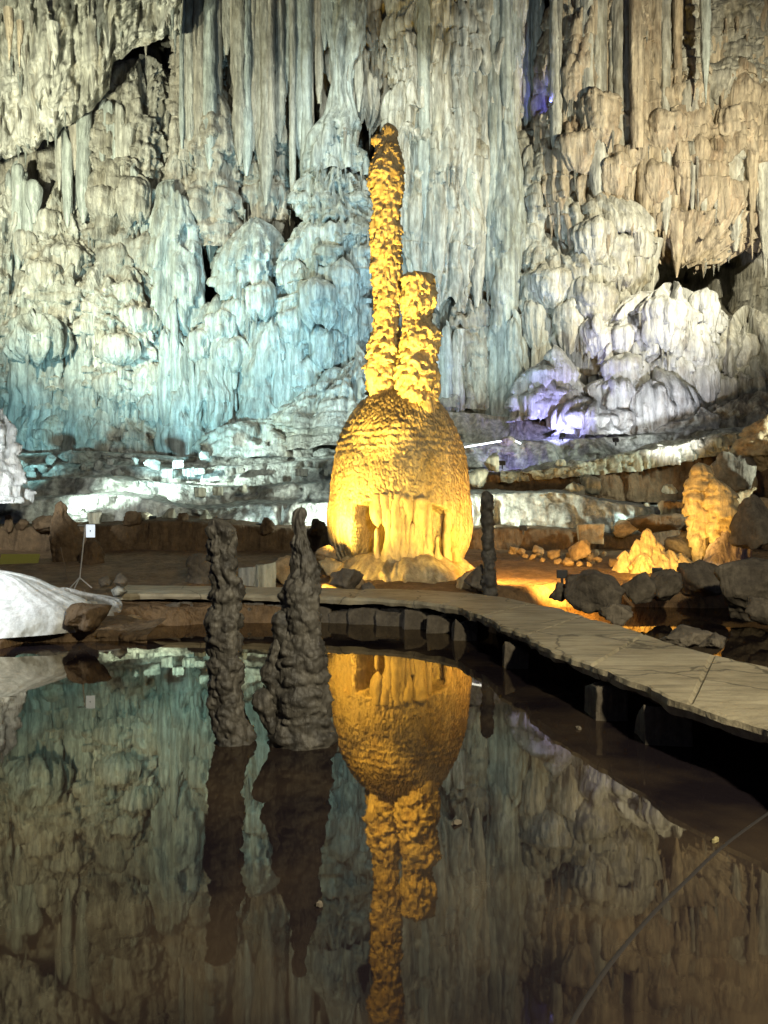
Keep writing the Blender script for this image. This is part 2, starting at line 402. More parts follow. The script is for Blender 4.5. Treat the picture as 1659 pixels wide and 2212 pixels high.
SEED = [100]
def formation(name, rows, d, mat, style, label=None, cat=None, bulge=0.7, step=0.056, full=False, k=1.0, parent=None,
              cap=None, hang=False, over=None, seed=None, group=None, lean=0.0, wob=0.16, maxb=2.2, extra=None):
    """a rounded body of rock given by its outline; d is the distance of its back plane (or its axis when full)"""
    if seed is None:
        SEED[0] += 1; seed = SEED[0]
    v, ul, ur = interp_rows(rows, d)
    wmax = (ur - ul).max() / 2 / FV * d
    B = min(wmax * bulge, maxb)
    dw = d if full else d - B * 0.6
    zt = EYE + (1106 - v[0]) / FV * dw; zb = EYE + (1106 - v[-1]) / FV * dw
    H = zt - zb
    c = cap if cap is not None else min(0.5 * wmax, 0.25 * H)
    nz = max(8, int(H / step))
    za = np.linspace(zt, zb, nz)
    if c > 0:                                  # finer rows through the rounded top
        ncap = max(4, int(c * 1.6 / step))
        ph = np.linspace(0, math.pi / 2, ncap)
        za = np.concatenate([zt - c * (1 - np.cos(ph)), np.linspace(zt - c, zb, max(6, int((H - c) / step)))[1:]])
    va = 1106 - (za - EYE) * FV / dw
    L_ = (hermite(va, v, ul) - 829.5) / FV * dw; R_ = (hermite(va, v, ur) - 829.5) / FV * dw
    xc = (L_ + R_) / 2; w = np.maximum((R_ - L_) / 2, 0.02)
    rg = (over or {}).get('rings', 0.0)
    if rg: w = w * (1 + rg * (fb2(za / 0.11, za * 0, seed + 51, 2) - 0.5) * 2)
    w = w * (1 + wob * (fb2(za / 1.2, za * 0, seed + 2, 3) - 0.5) * 2)
    xc = xc + wob * 0.5 * w * (fb2(za / 1.5, za * 0 + 3, seed + 3, 2) - 0.5) * 2
    if c > 0:
        q = np.clip((za - (zt - c)) / c, 0, 1)
        w = w * np.sqrt(np.clip(1 - q * q, 0.0004, 1))
    if hang:
        q = np.clip((zb + H * 0.25 - za) / (H * 0.25), 0, 1)
        w = w * (np.sqrt(np.clip(1 - q * q, 0.0004, 1)) ** 0.8 if full else (1 - 0.45 * q ** 2))
    th1 = math.pi if full else R(100)
    wm = float(np.mean(w))
    per = 2 * th1 * (wm * 0.5 + wm * bulge * 0.5 if not full else wm)
    nu = max(10, int(per * 1.15 / step))
    th = np.linspace(-th1, th1, nu)
    bw = np.minimum(w * bulge, maxb) if not full else w * bulge
    S = np.sin(th)[None, :]; Cc = np.cos(th)[None, :]
    X = xc[:, None] + w[:, None] * S
    Y = d - bw[:, None] * Cc + lean * (za - zb)[:, None]
    Z = np.repeat(za[:, None], nu, 1)
    # outward normals of the smooth body
    nx = S * bw[:, None] * np.ones_like(X); ny = -Cc * w[:, None] * np.ones_like(X)
    nl = np.sqrt(nx * nx + ny * ny) + 1e-6
    nx /= nl; ny /= nl
    slope = np.gradient(w, za)
    nz_ = -np.clip(slope, -3, 3)[:, None] * np.ones_like(X)
    nl = np.sqrt(1 + nz_ ** 2); nx /= nl; ny /= nl; nz_ = nz_ / nl
    ua = th * per / (2 * th1)
    D, E = relief(ua, za, style, seed, k, over)
    lim = np.clip(w / ((over or {}).get('amp', STYLE[style]['amp'])[1] * 2.0 + 0.02), 0.12, 1)[:, None]
    T = (D + E) * lim
    if extra is not None: T = T + extra(X, Y, Z)
    if full:
        b = np.clip((math.pi - np.abs(th)) / 0.35, 0, 1)[None, :]
        T = T * b + 0.05 * (1 - b)
    X = X + nx * T; Y = Y + ny * T; Z = Z + nz_ * T * 0.6 - 0.3 * D * lim
    if not full and H > 1.5 and cap != 0:
        q = np.clip((za - (zt - H * 0.4)) / (H * 0.4), 0, 1)[:, None] ** 1.5
        jt = fb2(ua / 0.7, ua * 0, seed + 41, 4) - 0.55
        Z = Z + q * jt[None, :] * min(3.0, H * 0.55)
    if hang and not full:
        q = np.clip((zb + H * 0.4 - za) / (H * 0.4), 0, 1)[:, None] ** 2
        jag = fb2(ua / 0.55, ua * 0, seed + 21, 3) - 0.42 + 0.5 * np.clip(vn2(ua / 0.22, ua * 0, seed + 22) - 0.62, 0, 1)
        Z = Z - q * jag[None, :] * min(1.8, H * 0.35)
    G = np.stack([X, Y, Z], -1)
    o = grid_obj(name, G, mat, parent, origin=None if parent is None else (xc[-1], d, zb))
    if parent is None: tag(o, label, cat, group)
    return o

def rock_obj(name, loc, size, mat, label=None, cat='rock', seed=None, sub=3, rough=0.3, blocky=0.0, rot=None, parent=None, group=None, flat=True):
    """a weathered boulder: hull of random points, subdivided and roughened; loc is the centre of its base"""
    if seed is None:
        SEED[0] += 1; seed = SEED[0]
    rng = np.random.RandomState(seed)
    bm = bmesh.new()
    n = 13
    p = rng.normal(size=(n, 3)); p /= np.linalg.norm(p, axis=1)[:, None]
    if blocky > 0:
        q = p / np.abs(p).max(1)[:, None]
        p = p * (1 - blocky) + q * blocky * 0.85
    p *= (0.85 + 0.3 * rng.rand(n, 1))
    if blocky >= 0.6:
        bmesh.ops.create_cube(bm, size=1.7)
        for vv in bm.verts: vv.co += Vector(rng.uniform(-0.22, 0.22, 3))
        bmesh.ops.subdivide_edges(bm, edges=bm.edges[:], cuts=1, smooth=0.05, use_grid_fill=True)
        for vv in bm.verts: vv.co += Vector(rng.uniform(-0.07, 0.07, 3))
    else:
        for r in p: bm.verts.new(r)
        g = bmesh.ops.convex_hull(bm, input=bm.verts[:])
        for vv in [x for x in bm.verts if not x.link_faces]: bm.verts.remove(vv)
    bmesh.ops.triangulate(bm, faces=bm.faces[:])
    for _ in range(sub):
        bmesh.ops.subdivide_edges(bm, edges=bm.edges[:], cuts=1, smooth=(0.12 if _ == 0 else 0.05) * (0 if blocky >= 0.6 else 1), use_grid_fill=True)
        bmesh.ops.triangulate(bm, faces=bm.faces[:])
    co = np.array([x.co[:] for x in bm.verts])
    f = np.array([[x.index for x in fc.verts] for fc in bm.faces]) if False else None
    bm.verts.index_update()
    f = np.array([[x.index for x in fc.verts] for fc in bm.faces])
    bm.free()
    nrm = co / (np.linalg.norm(co, axis=1)[:, None] + 1e-6)
    co = co + nrm * ((fb3(co * 1.7 + seed, seed % 11, 4) - 0.5) * 2 * rough + (fb3(co * 6 + seed, 3, 2) - 0.5) * rough * 0.5)[:, None]
    mn, mx = co.min(0), co.max(0)
    co = (co - (mn + mx) / 2) / (mx - mn) * 2
    a = rng.uniform(-0.4, 0.4) if rot is None else rot
    co = co * np.array([size[0] / 2, size[1] / 2, size[2] / 2])
    ca, sa = math.cos(a), math.sin(a)
    co[:, :2] = co[:, :2] @ np.array([[ca, sa], [-sa, ca]])
    co[:, 2] += size[2] * 0.44
    me = np_mesh(name, co, f, smooth_sh=False)
    lo = Vector(loc)
    if parent is not None: lo = lo - parent.location
    o = link(name, me, mat, parent, lo)
    if parent is None: tag(o, label, cat, group)
    return o

def rock_uv(name, u, v, d, wpx, hpx, mat, label, cat='rock', **kw):
    """boulder whose base centre stands at (u, v) of the sketch grid at distance d, width and height in grid units"""
    p = wpt(u, v, d); s = d / FV
    return rock_obj(name, p, (wpx * s, wpx * s * kw.pop('deep', 0.9), hpx * s), mat, label, cat, **kw)

def tier(name, us, vb, vt, d, tread, mat, label, style='jelly', k=1.0, wob=0.5, seed=None, step=0.07, over=None, lip=0.25, slope=0.05, lean=0.25):
    """one step of the flowstone terraces: lobed riser with a rounded lip and a tread running back"""
    if seed is None:
        SEED[0] += 1; seed = SEED[0]
    us = np.array(us, float); vb = np.array(vb, float); vt = np.array(vt, float)
    x0 = (us[0] - 829.5) / FV * d; x1 = (us[-1] - 829.5) / FV * d
    nx = int((x1 - x0) / step)
    xa = np.linspace(x0, x1, nx)
    ua = xa * FV / d + 829.5
    zb = EYE + (1106 - hermite(ua, us, vb)) / FV * d
    zt = EYE + (1106 - hermite(ua, us, vt)) / FV * d
    zt = np.maximum(zt, zb + 0.08)
    hmax = float((zt - zb).max())
    ns = max(8, int(hmax / step)); nl = 5; ntr = max(4, int(tread / (step * 3)))
    yw = wob * (fb2(xa / 2.2, xa * 0, seed, 3) - 0.5) * 2
    rows = []
    for i in range(ns):
        t = i / (ns - 1)
        rows.append(np.stack([xa, d + yw + lean * t * (zt - zb), zb + (zt - zb) * t], -1))
    top = rows[-1]
    for i in range(1, nl + 1):
        a = i / nl * math.pi / 2
        rows.append(np.stack([xa, top[:, 1] + lip * (1 - math.cos(a)) * 1.0, top[:, 2] + lip * 0.4 * math.sin(a)], -1))
    top = rows[-1]
    for i in range(1, ntr + 1):
        t = i / ntr * tread
        rows.append(np.stack([xa, top[:, 1] + t, top[:, 2] + t * slope], -1))
    G = np.stack(rows, 0)[::-1]                 # top row first, like the formations
    za = np.linspace(hmax + 0.3, 0, ns + nl)
    za = np.concatenate([hmax + 0.3 + np.arange(ntr, 0, -1) * step * 3, za])
    D, E = relief(xa, za, style, seed, k, over)
    fade = np.ones(len(za)); fade[:ntr] = np.linspace(0.15, 0.5, ntr)
    T = (D + E) * fade[:, None]
    G = G.copy()
    G[..., 1] -= T
    G[..., 2] -= 0.2 * D * fade[:, None] - (E * (1 - fade)[:, None]) * 0.5
    o = grid_obj(name, G, mat)
    tag(o, label, 'terrace', kind='structure')
    return o, xa, (x0, x1), zt, yw

# ================================================================== THE SETTING
# ---- cave floor: one sheet, pool basin sunk into it
def shore(x):
    return np.interp(x, [-60, -8, -6.2, -4.7, 1.3, 2.5, 4, 8, 60], [8, 11.2, 12.3, 14.9, 15.6, 16.9, 17.7, 17.4, 16.5])
def floor_z(x, y):
    s = shore(x)
    land = 0.40 + 0.065 * np.clip(y - 16.5, -3, 30) + 0.16 * (fb2(x / 0.9, y / 0.9, 31, 5) - 0.5)
    land = land - 0.0 * x
    return -0.8 + (land + 0.8) * smooth(-0.5, 0.35, y - s + 0.8 * (fb2(x / 0.9, y / 0.9, 33, 3) - 0.5))
xa = np.arange(-46, 46.01, 0.22); ya = np.concatenate([np.arange(-12, 9, 0.6), np.arange(9, 27, 0.16), np.arange(27, 48, 0.5)])
XX, YY = np.meshgrid(xa, ya)
G = np.stack([XX, YY, floor_z(XX, YY)], -1)[::-1]
o = grid_obj('cave_floor', G, M['floor']); tag(o, 'brown clay cave floor around and under the pool', 'floor', kind='structure')

# ---- pool water
def water_mat():
    m = bpy.data.materials.new('still_pool_water'); m.use_nodes = True
    nt = m.node_tree; N = nt.nodes; L = nt.links
    N.remove(N['Principled BSDF'])
    out = N['Material Output']
    dif = N.new('ShaderNodeBsdfDiffuse'); dif.inputs[0].default_value = (0.055, 0.038, 0.024, 1)
    glo = N.new('ShaderNodeBsdfGlossy'); glo.inputs['Roughness'].default_value = 0.02
    glo.inputs[0].default_value = (0.92, 0.82, 0.62, 1)
    fr = N.new('ShaderNodeFresnel'); fr.inputs[0].default_value = 1.36
    tc = N.new('ShaderNodeTexCoord')
    n = N.new('ShaderNodeTexNoise'); n.inputs['Scale'].default_value = 1.6; n.inputs['Detail'].default_value = 3
    L.new(tc.outputs['Object'], n.inputs['Vector'])
    n2 = N.new('ShaderNodeTexNoise'); n2.inputs['Scale'].default_value = 0.9; n2.inputs['Detail'].default_value = 8
    L.new(tc.outputs['Object'], n2.inputs['Vector'])
    cr = N.new('ShaderNodeValToRGB')
    cr.color_ramp.elements[0].color = (0.012, 0.009, 0.011, 1); cr.color_ramp.elements[1].color = (0.045, 0.032, 0.022, 1)
    cr.color_ramp.elements[0].position = 0.42; cr.color_ramp.elements[1].position = 0.66
    L.new(n2.outputs[0], cr.inputs[0]); L.new(cr.outputs[0], dif.inputs[0])
    bp = N.new('ShaderNodeBump'); bp.inputs['Strength'].default_value = 0.012; bp.inputs['Distance'].default_value = 0.05
    L.new(n.outputs[0], bp.inputs['Height']); L.new(bp.outputs[0], glo.inputs['Normal'])
    mx = N.new('ShaderNodeMixShader')
    L.new(fr.outputs[0], mx.inputs[0]); L.new(dif.outputs[0], mx.inputs[1]); L.new(glo.outputs[0], mx.inputs[2])
    L.new(mx.outputs[0], out.inputs['Surface'])
    return m
xa = np.linspace(-40, 40, 60); ya = np.linspace(-12, 18.6, 40)
XX, YY = np.meshgrid(xa, ya)
o = grid_obj('pool_water', np.stack([XX, YY, XX * 0], -1)[::-1], water_mat())
tag(o, 'still brown pool mirroring the lit cave wall', 'water', kind='structure')

# ---- back wall of the cave (behind every formation)
st = 0.14
xa = np.arange(-27, 27, st); za = np.arange(34, 1.5, -st)
U, Z = np.meshgrid(xa, za)
D, E = relief(xa, za, 'drape', 3, 1.0, dict(dens=0.9, a=(0.3, 0.9), h=(1.0, 3.0), amp=(0.3, 0.8), noise=0.5))
Y = 42.0 - 0.04 * np.clip(np.abs(U) - 8, 0, 30) ** 1.5 - D - E - 1.2 * (fb2(U / 5, Z / 9, 5, 3) - 0.5) * 2 - np.clip(Z - 26, 0, 9) ** 1.4 * 0.25
def dent(u, v, ru, rv, depth):
    c = wpt(u, v, 40); 
    return depth * np.exp(-(((U - c.x) / (ru / FV * 40)) ** 4 + ((Z - c.z) / (rv / FV * 40)) ** 4))
Y = Y + dent(858, 120, 26, 200, 8) + dent(780, 660, 50, 130, 3.5) + dent(1165, 120, 55, 170, 3.0) + dent(1500, 570, 130, 100, 6.5) + dent(620, 430, 40, 140, 2) + dent(1000, 850, 120, 60, 1.5)
cave_wall = o = grid_obj('cave_wall', np.stack([U, Y, Z - 0.3 * D], -1), M['grey'])
tag(o, 'tall grey limestone back wall behind the formations', 'cave wall', kind='structure')

# ---- pale ceiling sweeping down at the upper left
bu = np.array([-420, -150, 0, 60, 110, 190, 236, 244, 300, 345, 392, 398, 470], float)
bv = np.array([430, 400, 350, 330, 300, 240, 195, 140, 104, 92, 70, -30, -80], float)
ua = np.arange(-420, 470, 3.2)
vb = np.interp(ua, bu, bv) + 26 * (fb2(ua / 22, ua * 0, 41, 3) - 0.5)
nr = 190
t = np.linspace(0, 1, nr)[:, None]
VV = -330 + (vb[None, :] + 330) * t
UU = np.repeat(ua[None, :], nr, 0)
DD = 37.4 - 5.5 * np.clip((420 - VV) / 750, 0, 1) ** 1.1 - 3.0 * np.clip((-UU) / 420, 0, 1)
gx = ua / FV * 32; gz = np.linspace(13, 0, nr)
D, E = relief(gx, gz, 'cauli', 8, 0.7, dict(dens=1.6, a=(0.2, 0.9), h=(0.2, 0.6), amp=(0.1, 0.35), noise=0.6))
DD = DD - D - E * 1.3
edge = np.clip((t - 0.93) / 0.07, 0, 1)
DD = DD + 0.5 * edge ** 2
G = np.stack([(UU - 829.5) / FV * DD, DD, EYE + (1106 - VV) / FV * DD], -1)
o = grid_obj('cave_ceiling', G, M['pale']); tag(o, 'pale smooth cave ceiling sloping down at the upper left', 'ceiling', kind='structure')

# ---- flowstone terraces, left of the dome (each step a piece of the setting)
tj = dict(rib=0.1, dens=1.2, a=(0.4, 1.1), h=(0.4, 1.0), amp=(0.18, 0.5), fl=(0.03, 0.35), noise=0.22, flute=0.0, edge=0.95, cap=0.65, small=1.0)
tier('flowstone_terrace', [-450, 0, 200, 420, 560, 720, 860], [1175, 1170, 1160, 1160, 1160, 1160, 1160], [1100, 1085, 1070, 1098, 1092, 1088, 1088], 26.6, 2.6, M['terrace'],
     'lowest pale flowstone step left of the yellow dome', over=tj, lean=0.5)
tier('flowstone_terrace', [-450, 0, 200, 420, 560, 720, 900], [1110, 1100, 1090, 1100, 1096, 1092, 1092], [1050, 1040, 1032, 1052, 1050, 1046, 1046], 28.6, 3, M['terrace'],
     'second flowstone step left of the yellow dome', over=tj, lean=0.7)
tier('flowstone_terrace', [-450, 0, 200, 420, 560, 720, 900], [1060, 1052, 1050, 1060, 1056, 1050, 1050], [1010, 1005, 1004, 1012, 1002, 990, 985], 31.0, 3.6, M['terrace'],
     'third flowstone step left of the yellow dome', over=tj, lean=0.7)
tier('flowstone_terrace', [-450, 0, 200, 420, 560, 720, 980], [1025, 1015, 1015, 1015, 1012, 1006, 1000], [985, 978, 975, 984, 966, 930, 905], 34.0, 5, M['terrace'],
     'highest dim flowstone step at the foot of the left wall', style='cauli', over=dict(tj, dens=1.6), lean=1.0)
# right of the dome
tier('flowstone_terrace', [930, 1060, 1140, 1230, 1330, 1420, 1520, 1900], [1180, 1180, 1180, 1180, 1175, 1165, 1165, 1165], [1072, 1066, 1060, 1066, 1082, 1096, 1090, 1080], 26.6, 2.8, M['terrace'],
     'rounded pale green flowstone step right of the yellow dome', over=dict(tj, rib=0.0, dens=1.5, a=(0.45, 1.0), h=(0.8, 1.6), amp=(0.3, 0.7)), lean=0.35)
tier('mud_ledge', [900, 1060, 1150, 1240, 1400, 1560, 1900], [1076, 1076, 1076, 1076, 1085, 1090, 1080], [1030, 1028, 1024, 1020, 1000, 980, 960], 29.2, 2.6, M['mud'],
     'brown mud ledge under the crusty rim right of the dome', style='smooth', k=0.8)
tier('flowstone_terrace', [900, 1060, 1150, 1240, 1400, 1560, 1900], [1036, 1034, 1030, 1026, 1006, 985, 965], [955, 950, 948, 945, 935, 925, 900], 31.6, 3, M['terrace'],
     'purple grey pillowed flowstone step right of the dome', over=dict(tj, rib=0.0, dens=1.5, a=(0.4, 0.9), h=(0.6, 1.2), amp=(0.3, 0.7)), lean=0.8)
tier('flowstone_terrace', [860, 960, 1060, 1150, 1240, 1400, 1560, 1900], [965, 965, 965, 960, 955, 945, 935, 910], [885, 880, 888, 905, 915, 905, 880, 850], 34.2, 6, M['brownrib'],
     'dim highest step at the foot of the right wall', style='smooth', lean=1.0)
# mud banks in front of the terraces
tier('mud_bank', [-450, 0, 240, 330, 420, 600, 720, 860], [1225, 1222, 1220, 1215, 1212, 1210, 1210, 1210], [1146, 1142, 1138, 1130, 1132, 1146, 1152, 1155], 24.8, 2.2, M['mud'],
     'dark brown mud bank left of the yellow dome', style='smooth', k=0.5, wob=0.2)
tier('mud_bank', [930, 1060, 1230, 1340, 1500, 1900], [1200, 1200, 1200, 1200, 1200, 1200], [1150, 1146, 1150, 1162, 1140, 1100], 25.2, 1.8, M['mud'],
     'low dark mud bank right of the yellow dome', style='smooth', k=0.5, wob=0.2)

# ---- crusty rim
o, *_ = tier('crusty_rim', [1080, 1200, 1300, 1400, 1530, 1640], [1042, 1032, 1022, 1012, 985, 960], [1020, 1012, 990, 972, 945, 930], 29.0, 0.5, M['rim'], 'x', style='cauli',
     over=dict(rib=0.0, dens=9, a=(0.12, 0.3), h=(0.2, 0.5), amp=(0.12, 0.4), noise=0.4), wob=0.5, step=0.05, lip=0.15)
del o['kind']
tag(o, 'crusty pale yellow rim along the edge of the mud ledge', 'rim')

# ---- concrete walkway over the pool
def d_of(v, z): return (EYE - z) * FV / (v - 1106)
WZ = 0.55
near = [(2300, 1880), (1900, 1690), (1659, 1577), (1520, 1528), (1400, 1486), (1290, 1440), (1200, 1408), (1130, 1372), (1080, 1346), (1040, 1329), (1000, 1315), (950, 1304), (850, 1294), (700, 1288), (500, 1284), (255, 1281)]
far = [(2300, 1610), (1900, 1510), (1659, 1443), (1560, 1417), (1470, 1391), (1400, 1370), (1330, 1349), (1260, 1330), (1200, 1313), (1150, 1303), (1090, 1291), (1020, 1281), (900, 1274), (700, 1270), (500, 1267), (255, 1263)]
def edge_pts(e, n, seed):
    p = np.array([[(u - 829.5) / FV * d_of(v, WZ), d_of(v, WZ)] for u, v in e])
    s = np.linspace(0, len(p) - 1, n)
    q = np.stack([hermite(s, np.arange(len(p), dtype=float), p[:, 0]), hermite(s, np.arange(len(p), dtype=float), p[:, 1])], -1)
    t = np.gradient(q, axis=0); t /= np.linalg.norm(t, axis=1)[:, None]
    arc = np.concatenate([[0], np.cumsum(np.linalg.norm(np.diff(q, axis=0), axis=1))])
    q = q + np.stack([-t[:, 1], t[:, 0]], -1) * ((fb2(arc * 2.2, arc * 0, seed, 3) - 0.5) * 0.24)[:, None]
    return q
def concrete():
    m = bpy.data.materials.new('worn_concrete'); m.use_nodes = True
    nt = m.node_tree; N = nt.nodes; L = nt.links; b = N['Principled BSDF']
    b.inputs['Roughness'].default_value = 0.7; b.inputs['Specular IOR Level'].default_value = 0.3
    tc = N.new('ShaderNodeTexCoord')
    n = N.new('ShaderNodeTexNoise'); n.inputs['Scale'].default_value = 0.9; n.inputs['Detail'].default_value = 9; n.inputs['Roughness'].default_value = 0.65
    L.new(tc.outputs['Object'], n.inputs['Vector'])
    r = N.new('ShaderNodeValToRGB')
    r.color_ramp.elements[0].position = 0.3; r.color_ramp.elements[0].color = (0.24, 0.20, 0.125, 1)
    r.color_ramp.elements[1].position = 0.7; r.color_ramp.elements[1].color = (0.46, 0.40, 0.27, 1)
    L.new(n.outputs[0], r.inputs[0])
    # scuffs along the path
    mp = N.new('ShaderNodeMapping'); mp.inputs['Scale'].default_value = (1.2, 7, 1); mp.inputs['Rotation'].default_value = (0, 0, 0.35)
    L.new(tc.outputs['Object'], mp.inputs[0])
    n2 = N.new('ShaderNodeTexNoise'); n2.inputs['Scale'].default_value = 1.0; n2.inputs['Detail'].default_value = 8; n2.inputs['Roughness'].default_value = 0.7
    L.new(mp.outputs[0], n2.inputs['Vector'])
    r2 = N.new('ShaderNodeMapRange'); r2.inputs[1].default_value = 0.33; r2.inputs[2].default_value = 0.55; r2.inputs[3].default_value = 0.55; r2.inputs[4].default_value = 1.05
    L.new(n2.outputs[0], r2.inputs[0])
    mu = N.new('ShaderNodeMix'); mu.data_type = 'RGBA'; mu.blend_type = 'MULTIPLY'; mu.inputs[0].default_value = 1
    L.new(r.outputs[0], mu.inputs[6]); L.new(r2.outputs[0], mu.inputs[7])
    # cracks
    n3 = N.new('ShaderNodeTexNoise'); n3.inputs['Scale'].default_value = 1.5; n3.inputs['Detail'].default_value = 5
    L.new(tc.outputs['Object'], n3.inputs['Vector'])
    ad = N.new('ShaderNodeMix'); ad.data_type = 'RGBA'; ad.blend_type = 'ADD'; ad.inputs[0].default_value = 0.55
    L.new(tc.outputs['Object'], ad.inputs[6]); L.new(n3.outputs['Color'], ad.inputs[7])
    vo = N.new('ShaderNodeTexVoronoi'); vo.feature = 'DISTANCE_TO_EDGE'; vo.inputs['Scale'].default_value = 0.55
    L.new(ad.outputs[2], vo.inputs['Vector'])
    r3 = N.new('ShaderNodeMapRange'); r3.inputs[1].default_value = 0.004; r3.inputs[2].default_value = 0.012; r3.inputs[3].default_value = 0.45; r3.inputs[4].default_value = 1
    L.new(vo.outputs['Distance'], r3.inputs[0])
    mu2 = N.new('ShaderNodeMix'); mu2.data_type = 'RGBA'; mu2.blend_type = 'MULTIPLY'; mu2.inputs[0].default_value = 1
    L.new(mu.outputs[2], mu2.inputs[6]); L.new(r3.outputs[0], mu2.inputs[7])
    L.new(mu2.outputs[2], b.inputs['Base Color'])
    bp = N.new('ShaderNodeBump'); bp.inputs['Strength'].default_value = 0.4; bp.inputs['Distance'].default_value = 0.03
    n5 = N.new('ShaderNodeTexNoise'); n5.inputs['Scale'].default_value = 24; n5.inputs['Detail'].default_value = 6
    L.new(tc.outputs['Object'], n5.inputs['Vector']); L.new(n5.outputs[0], bp.inputs['Height'])
    L.new(bp.outputs[0], b.inputs['Normal'])
    return m
M['concrete'] = concrete()
NW = 420
a = edge_pts(near, NW, 51); b = edge_pts(far, NW, 57)
TH = 0.13
cols = []
for k in range(15):                            # near underside, near side, top, far side, far underside
    pass
ring = []
def addring(q, z): ring.append(np.stack([q[:, 0], q[:, 1], z], -1))
nz = lambda q, s, am, f=2.0: am * (fb2(q[:, 0] * f, q[:, 1] * f, s, 4) - 0.5) * 2
inn = a + (b - a) * 0.10
addring(inn, WZ - TH + nz(inn, 3, 0.03))
addring(a + (b - a) * 0.012 + 0, WZ - TH + nz(a, 4, 0.05, 3.0))
sid = a - (b - a) * 0.005
addring(sid + np.stack([nz(a, 8, 0.02, 6), nz(a, 9, 0.02, 6)], -1), WZ - TH * 0.5 + nz(a, 5, 0.02))
addring(a, WZ - 0.015 + nz(a, 6, 0.015, 4))
for t in np.linspace(0.02, 0.98, 14):
    q = a + (b - a) * t
    zz = WZ + nz(q, 7, 0.014, 1.5)
    zz[[88, 89, 141, 142, 197, 250, 251, 305, 352, 353]] -= 0.03
    addring(q, zz)
addring(b, WZ - 0.02 + nz(b, 6, 0.012, 4))
addring(b + (b - a) * 0.004, WZ - TH + nz(b, 5, 0.03))
addring(b - (b - a) * 0.1, WZ - TH + nz(b, 3, 0.02))
walk = grid_obj('walkway', np.stack(ring, 0), M['concrete'], flip=True)
walk.data.polygons.foreach_set('use_smooth', np.zeros(len(walk.data.polygons), dtype=bool))
tag(walk, 'low worn concrete walkway curving over the pool', 'walkway', kind='structure')
# added mud ridge under the slab, blocks the bright reflections behind
cq = a + (b - a) * 0.62
fr_ = []
for (off, zz) in ((0.10, -0.75), (0.05, -0.1), (0.0, WZ - TH + 0.02), (-0.12, WZ - TH + 0.02), (-0.2, -0.1), (-0.25, -0.75)):
    q = cq - (b - a) * off
    fr_.append(np.stack([q[:, 0] + nz(q, 14, 0.06, 2.5), q[:, 1] + nz(q, 15, 0.06, 2.5), zz + nz(q, 16, 0.03, 3.0) * (zz < 0.3)], -1))
grid_obj('under_slab_blocker', np.stack(fr_[::-1], 0), M['mud'], walk)
# stone piers carrying it
rngp = np.random.RandomState(3)
def pier(u, v, inset, wx, wy, seed):
    d = d_of(v, WZ); p = Vector(((u - 829.5) / FV * d, d + inset, -0.75))
    o = rock_obj('pier', p, (wx, wy, WZ - TH + 0.78), M['boulder'], parent=walk, blocky=0.95, rough=0.06, seed=seed, rot=rngp.uniform(-0.15, 0.15))
    return o
for i, (u, v, w) in enumerate([(1520, 1528, 0.5), (1375, 1478, 0.45), (1140, 1378, 0.4), (1010, 1318, 0.5), (960, 1306, 0.75), (905, 1299, 0.7), (850, 1294, 0.75), (790, 1291, 0.7), (735, 1289, 0.75), (680, 1288, 0.7), (620, 1286, 0.8), (570, 1285, 0.5), (545, 1285, 0.45)]):
    pier(u, v, 0.95 if i < 3 else 0.45, w, 0.5, 700 + i)
for i, (u, v) in enumerate([(1600, 1428), (1400, 1370), (1230, 1321)]):
    pier(u, v, -0.5, 0.5, 0.5, 740 + i)
# rough rubble footing below the left end
for i, u in enumerate(np.linspace(275, 535, 12)):
    d = d_of(1283, WZ) + 0.1
    rock_obj('footing_stone', ((u - 829.5) / FV * d, d + rngp.uniform(-0.1, 0.15), -0.12), (rngp.uniform(0.25, 0.45), 0.45, rngp.uniform(0.4, 0.56)), M['boulder'], parent=walk, blocky=0.4, seed=760 + i)

# ================================================================== THE DOME STALAGMITE
DD0 = 21.0
dome = empty('dome_stalagmite', (wpt(862, 1215, DD0).x, DD0, 0.8), 'huge yellow lit dome shaped stalagmite with two tall knobbly spires on top', 'stalagmite')
# outline of the bell (v, left, right)
bell = [(839, 826, 874), (845, 812, 900), (856, 798, 922), (868, 786, 938), (880, 776, 952), (900, 763, 966), (933, 743, 983), (980, 728, 999), (1028, 718, 1006), (1085, 714, 1011), (1147, 717, 1011), (1178, 724, 1006), (1200, 735, 998), (1222, 744, 990)]
v = np.array([r[0] for r in bell], float); ul = np.array([r[1] for r in bell], float); ur = np.array([r[2] for r in bell], float)
stp = 0.024
va = np.concatenate([np.linspace(838, 870, 60)[:-1], np.linspace(870, 1222, int(352 / FV * DD0 / stp))])
s_ = DD0 / FV
L_ = (np.interp(va, v, ul) - 829.5) * s_; R_ = (np.interp(va, v, ur) - 829.5) * s_
kern = np.ones(9) / 9
def sm1(q):
    p = np.pad(q, 8, mode='edge'); p[:8] = q[0] + (q[0] - q[1:9][::-1]) ; p[-8:] = q[-1]
    return np.convolve(p, np.ones(17) / 17, 'valid')
L_ = sm1(L_); R_ = sm1(R_)
za = EYE + (1106 - va) * s_
xc = (L_ + R_) / 2; w = np.maximum((R_ - L_) / 2, 0.02)
nu = 470
th = np.linspace(-math.pi, math.pi, nu)
S = np.sin(th)[None, :]; C_ = np.cos(th)[None, :]
X = xc[:, None] + w[:, None] * S; Y = DD0 - w[:, None] * 0.95 * C_; Z = np.repeat(za[:, None], nu, 1)
uarc = th * 1.75
rng = np.random.RandomState(5)
D = np.zeros_like(X)
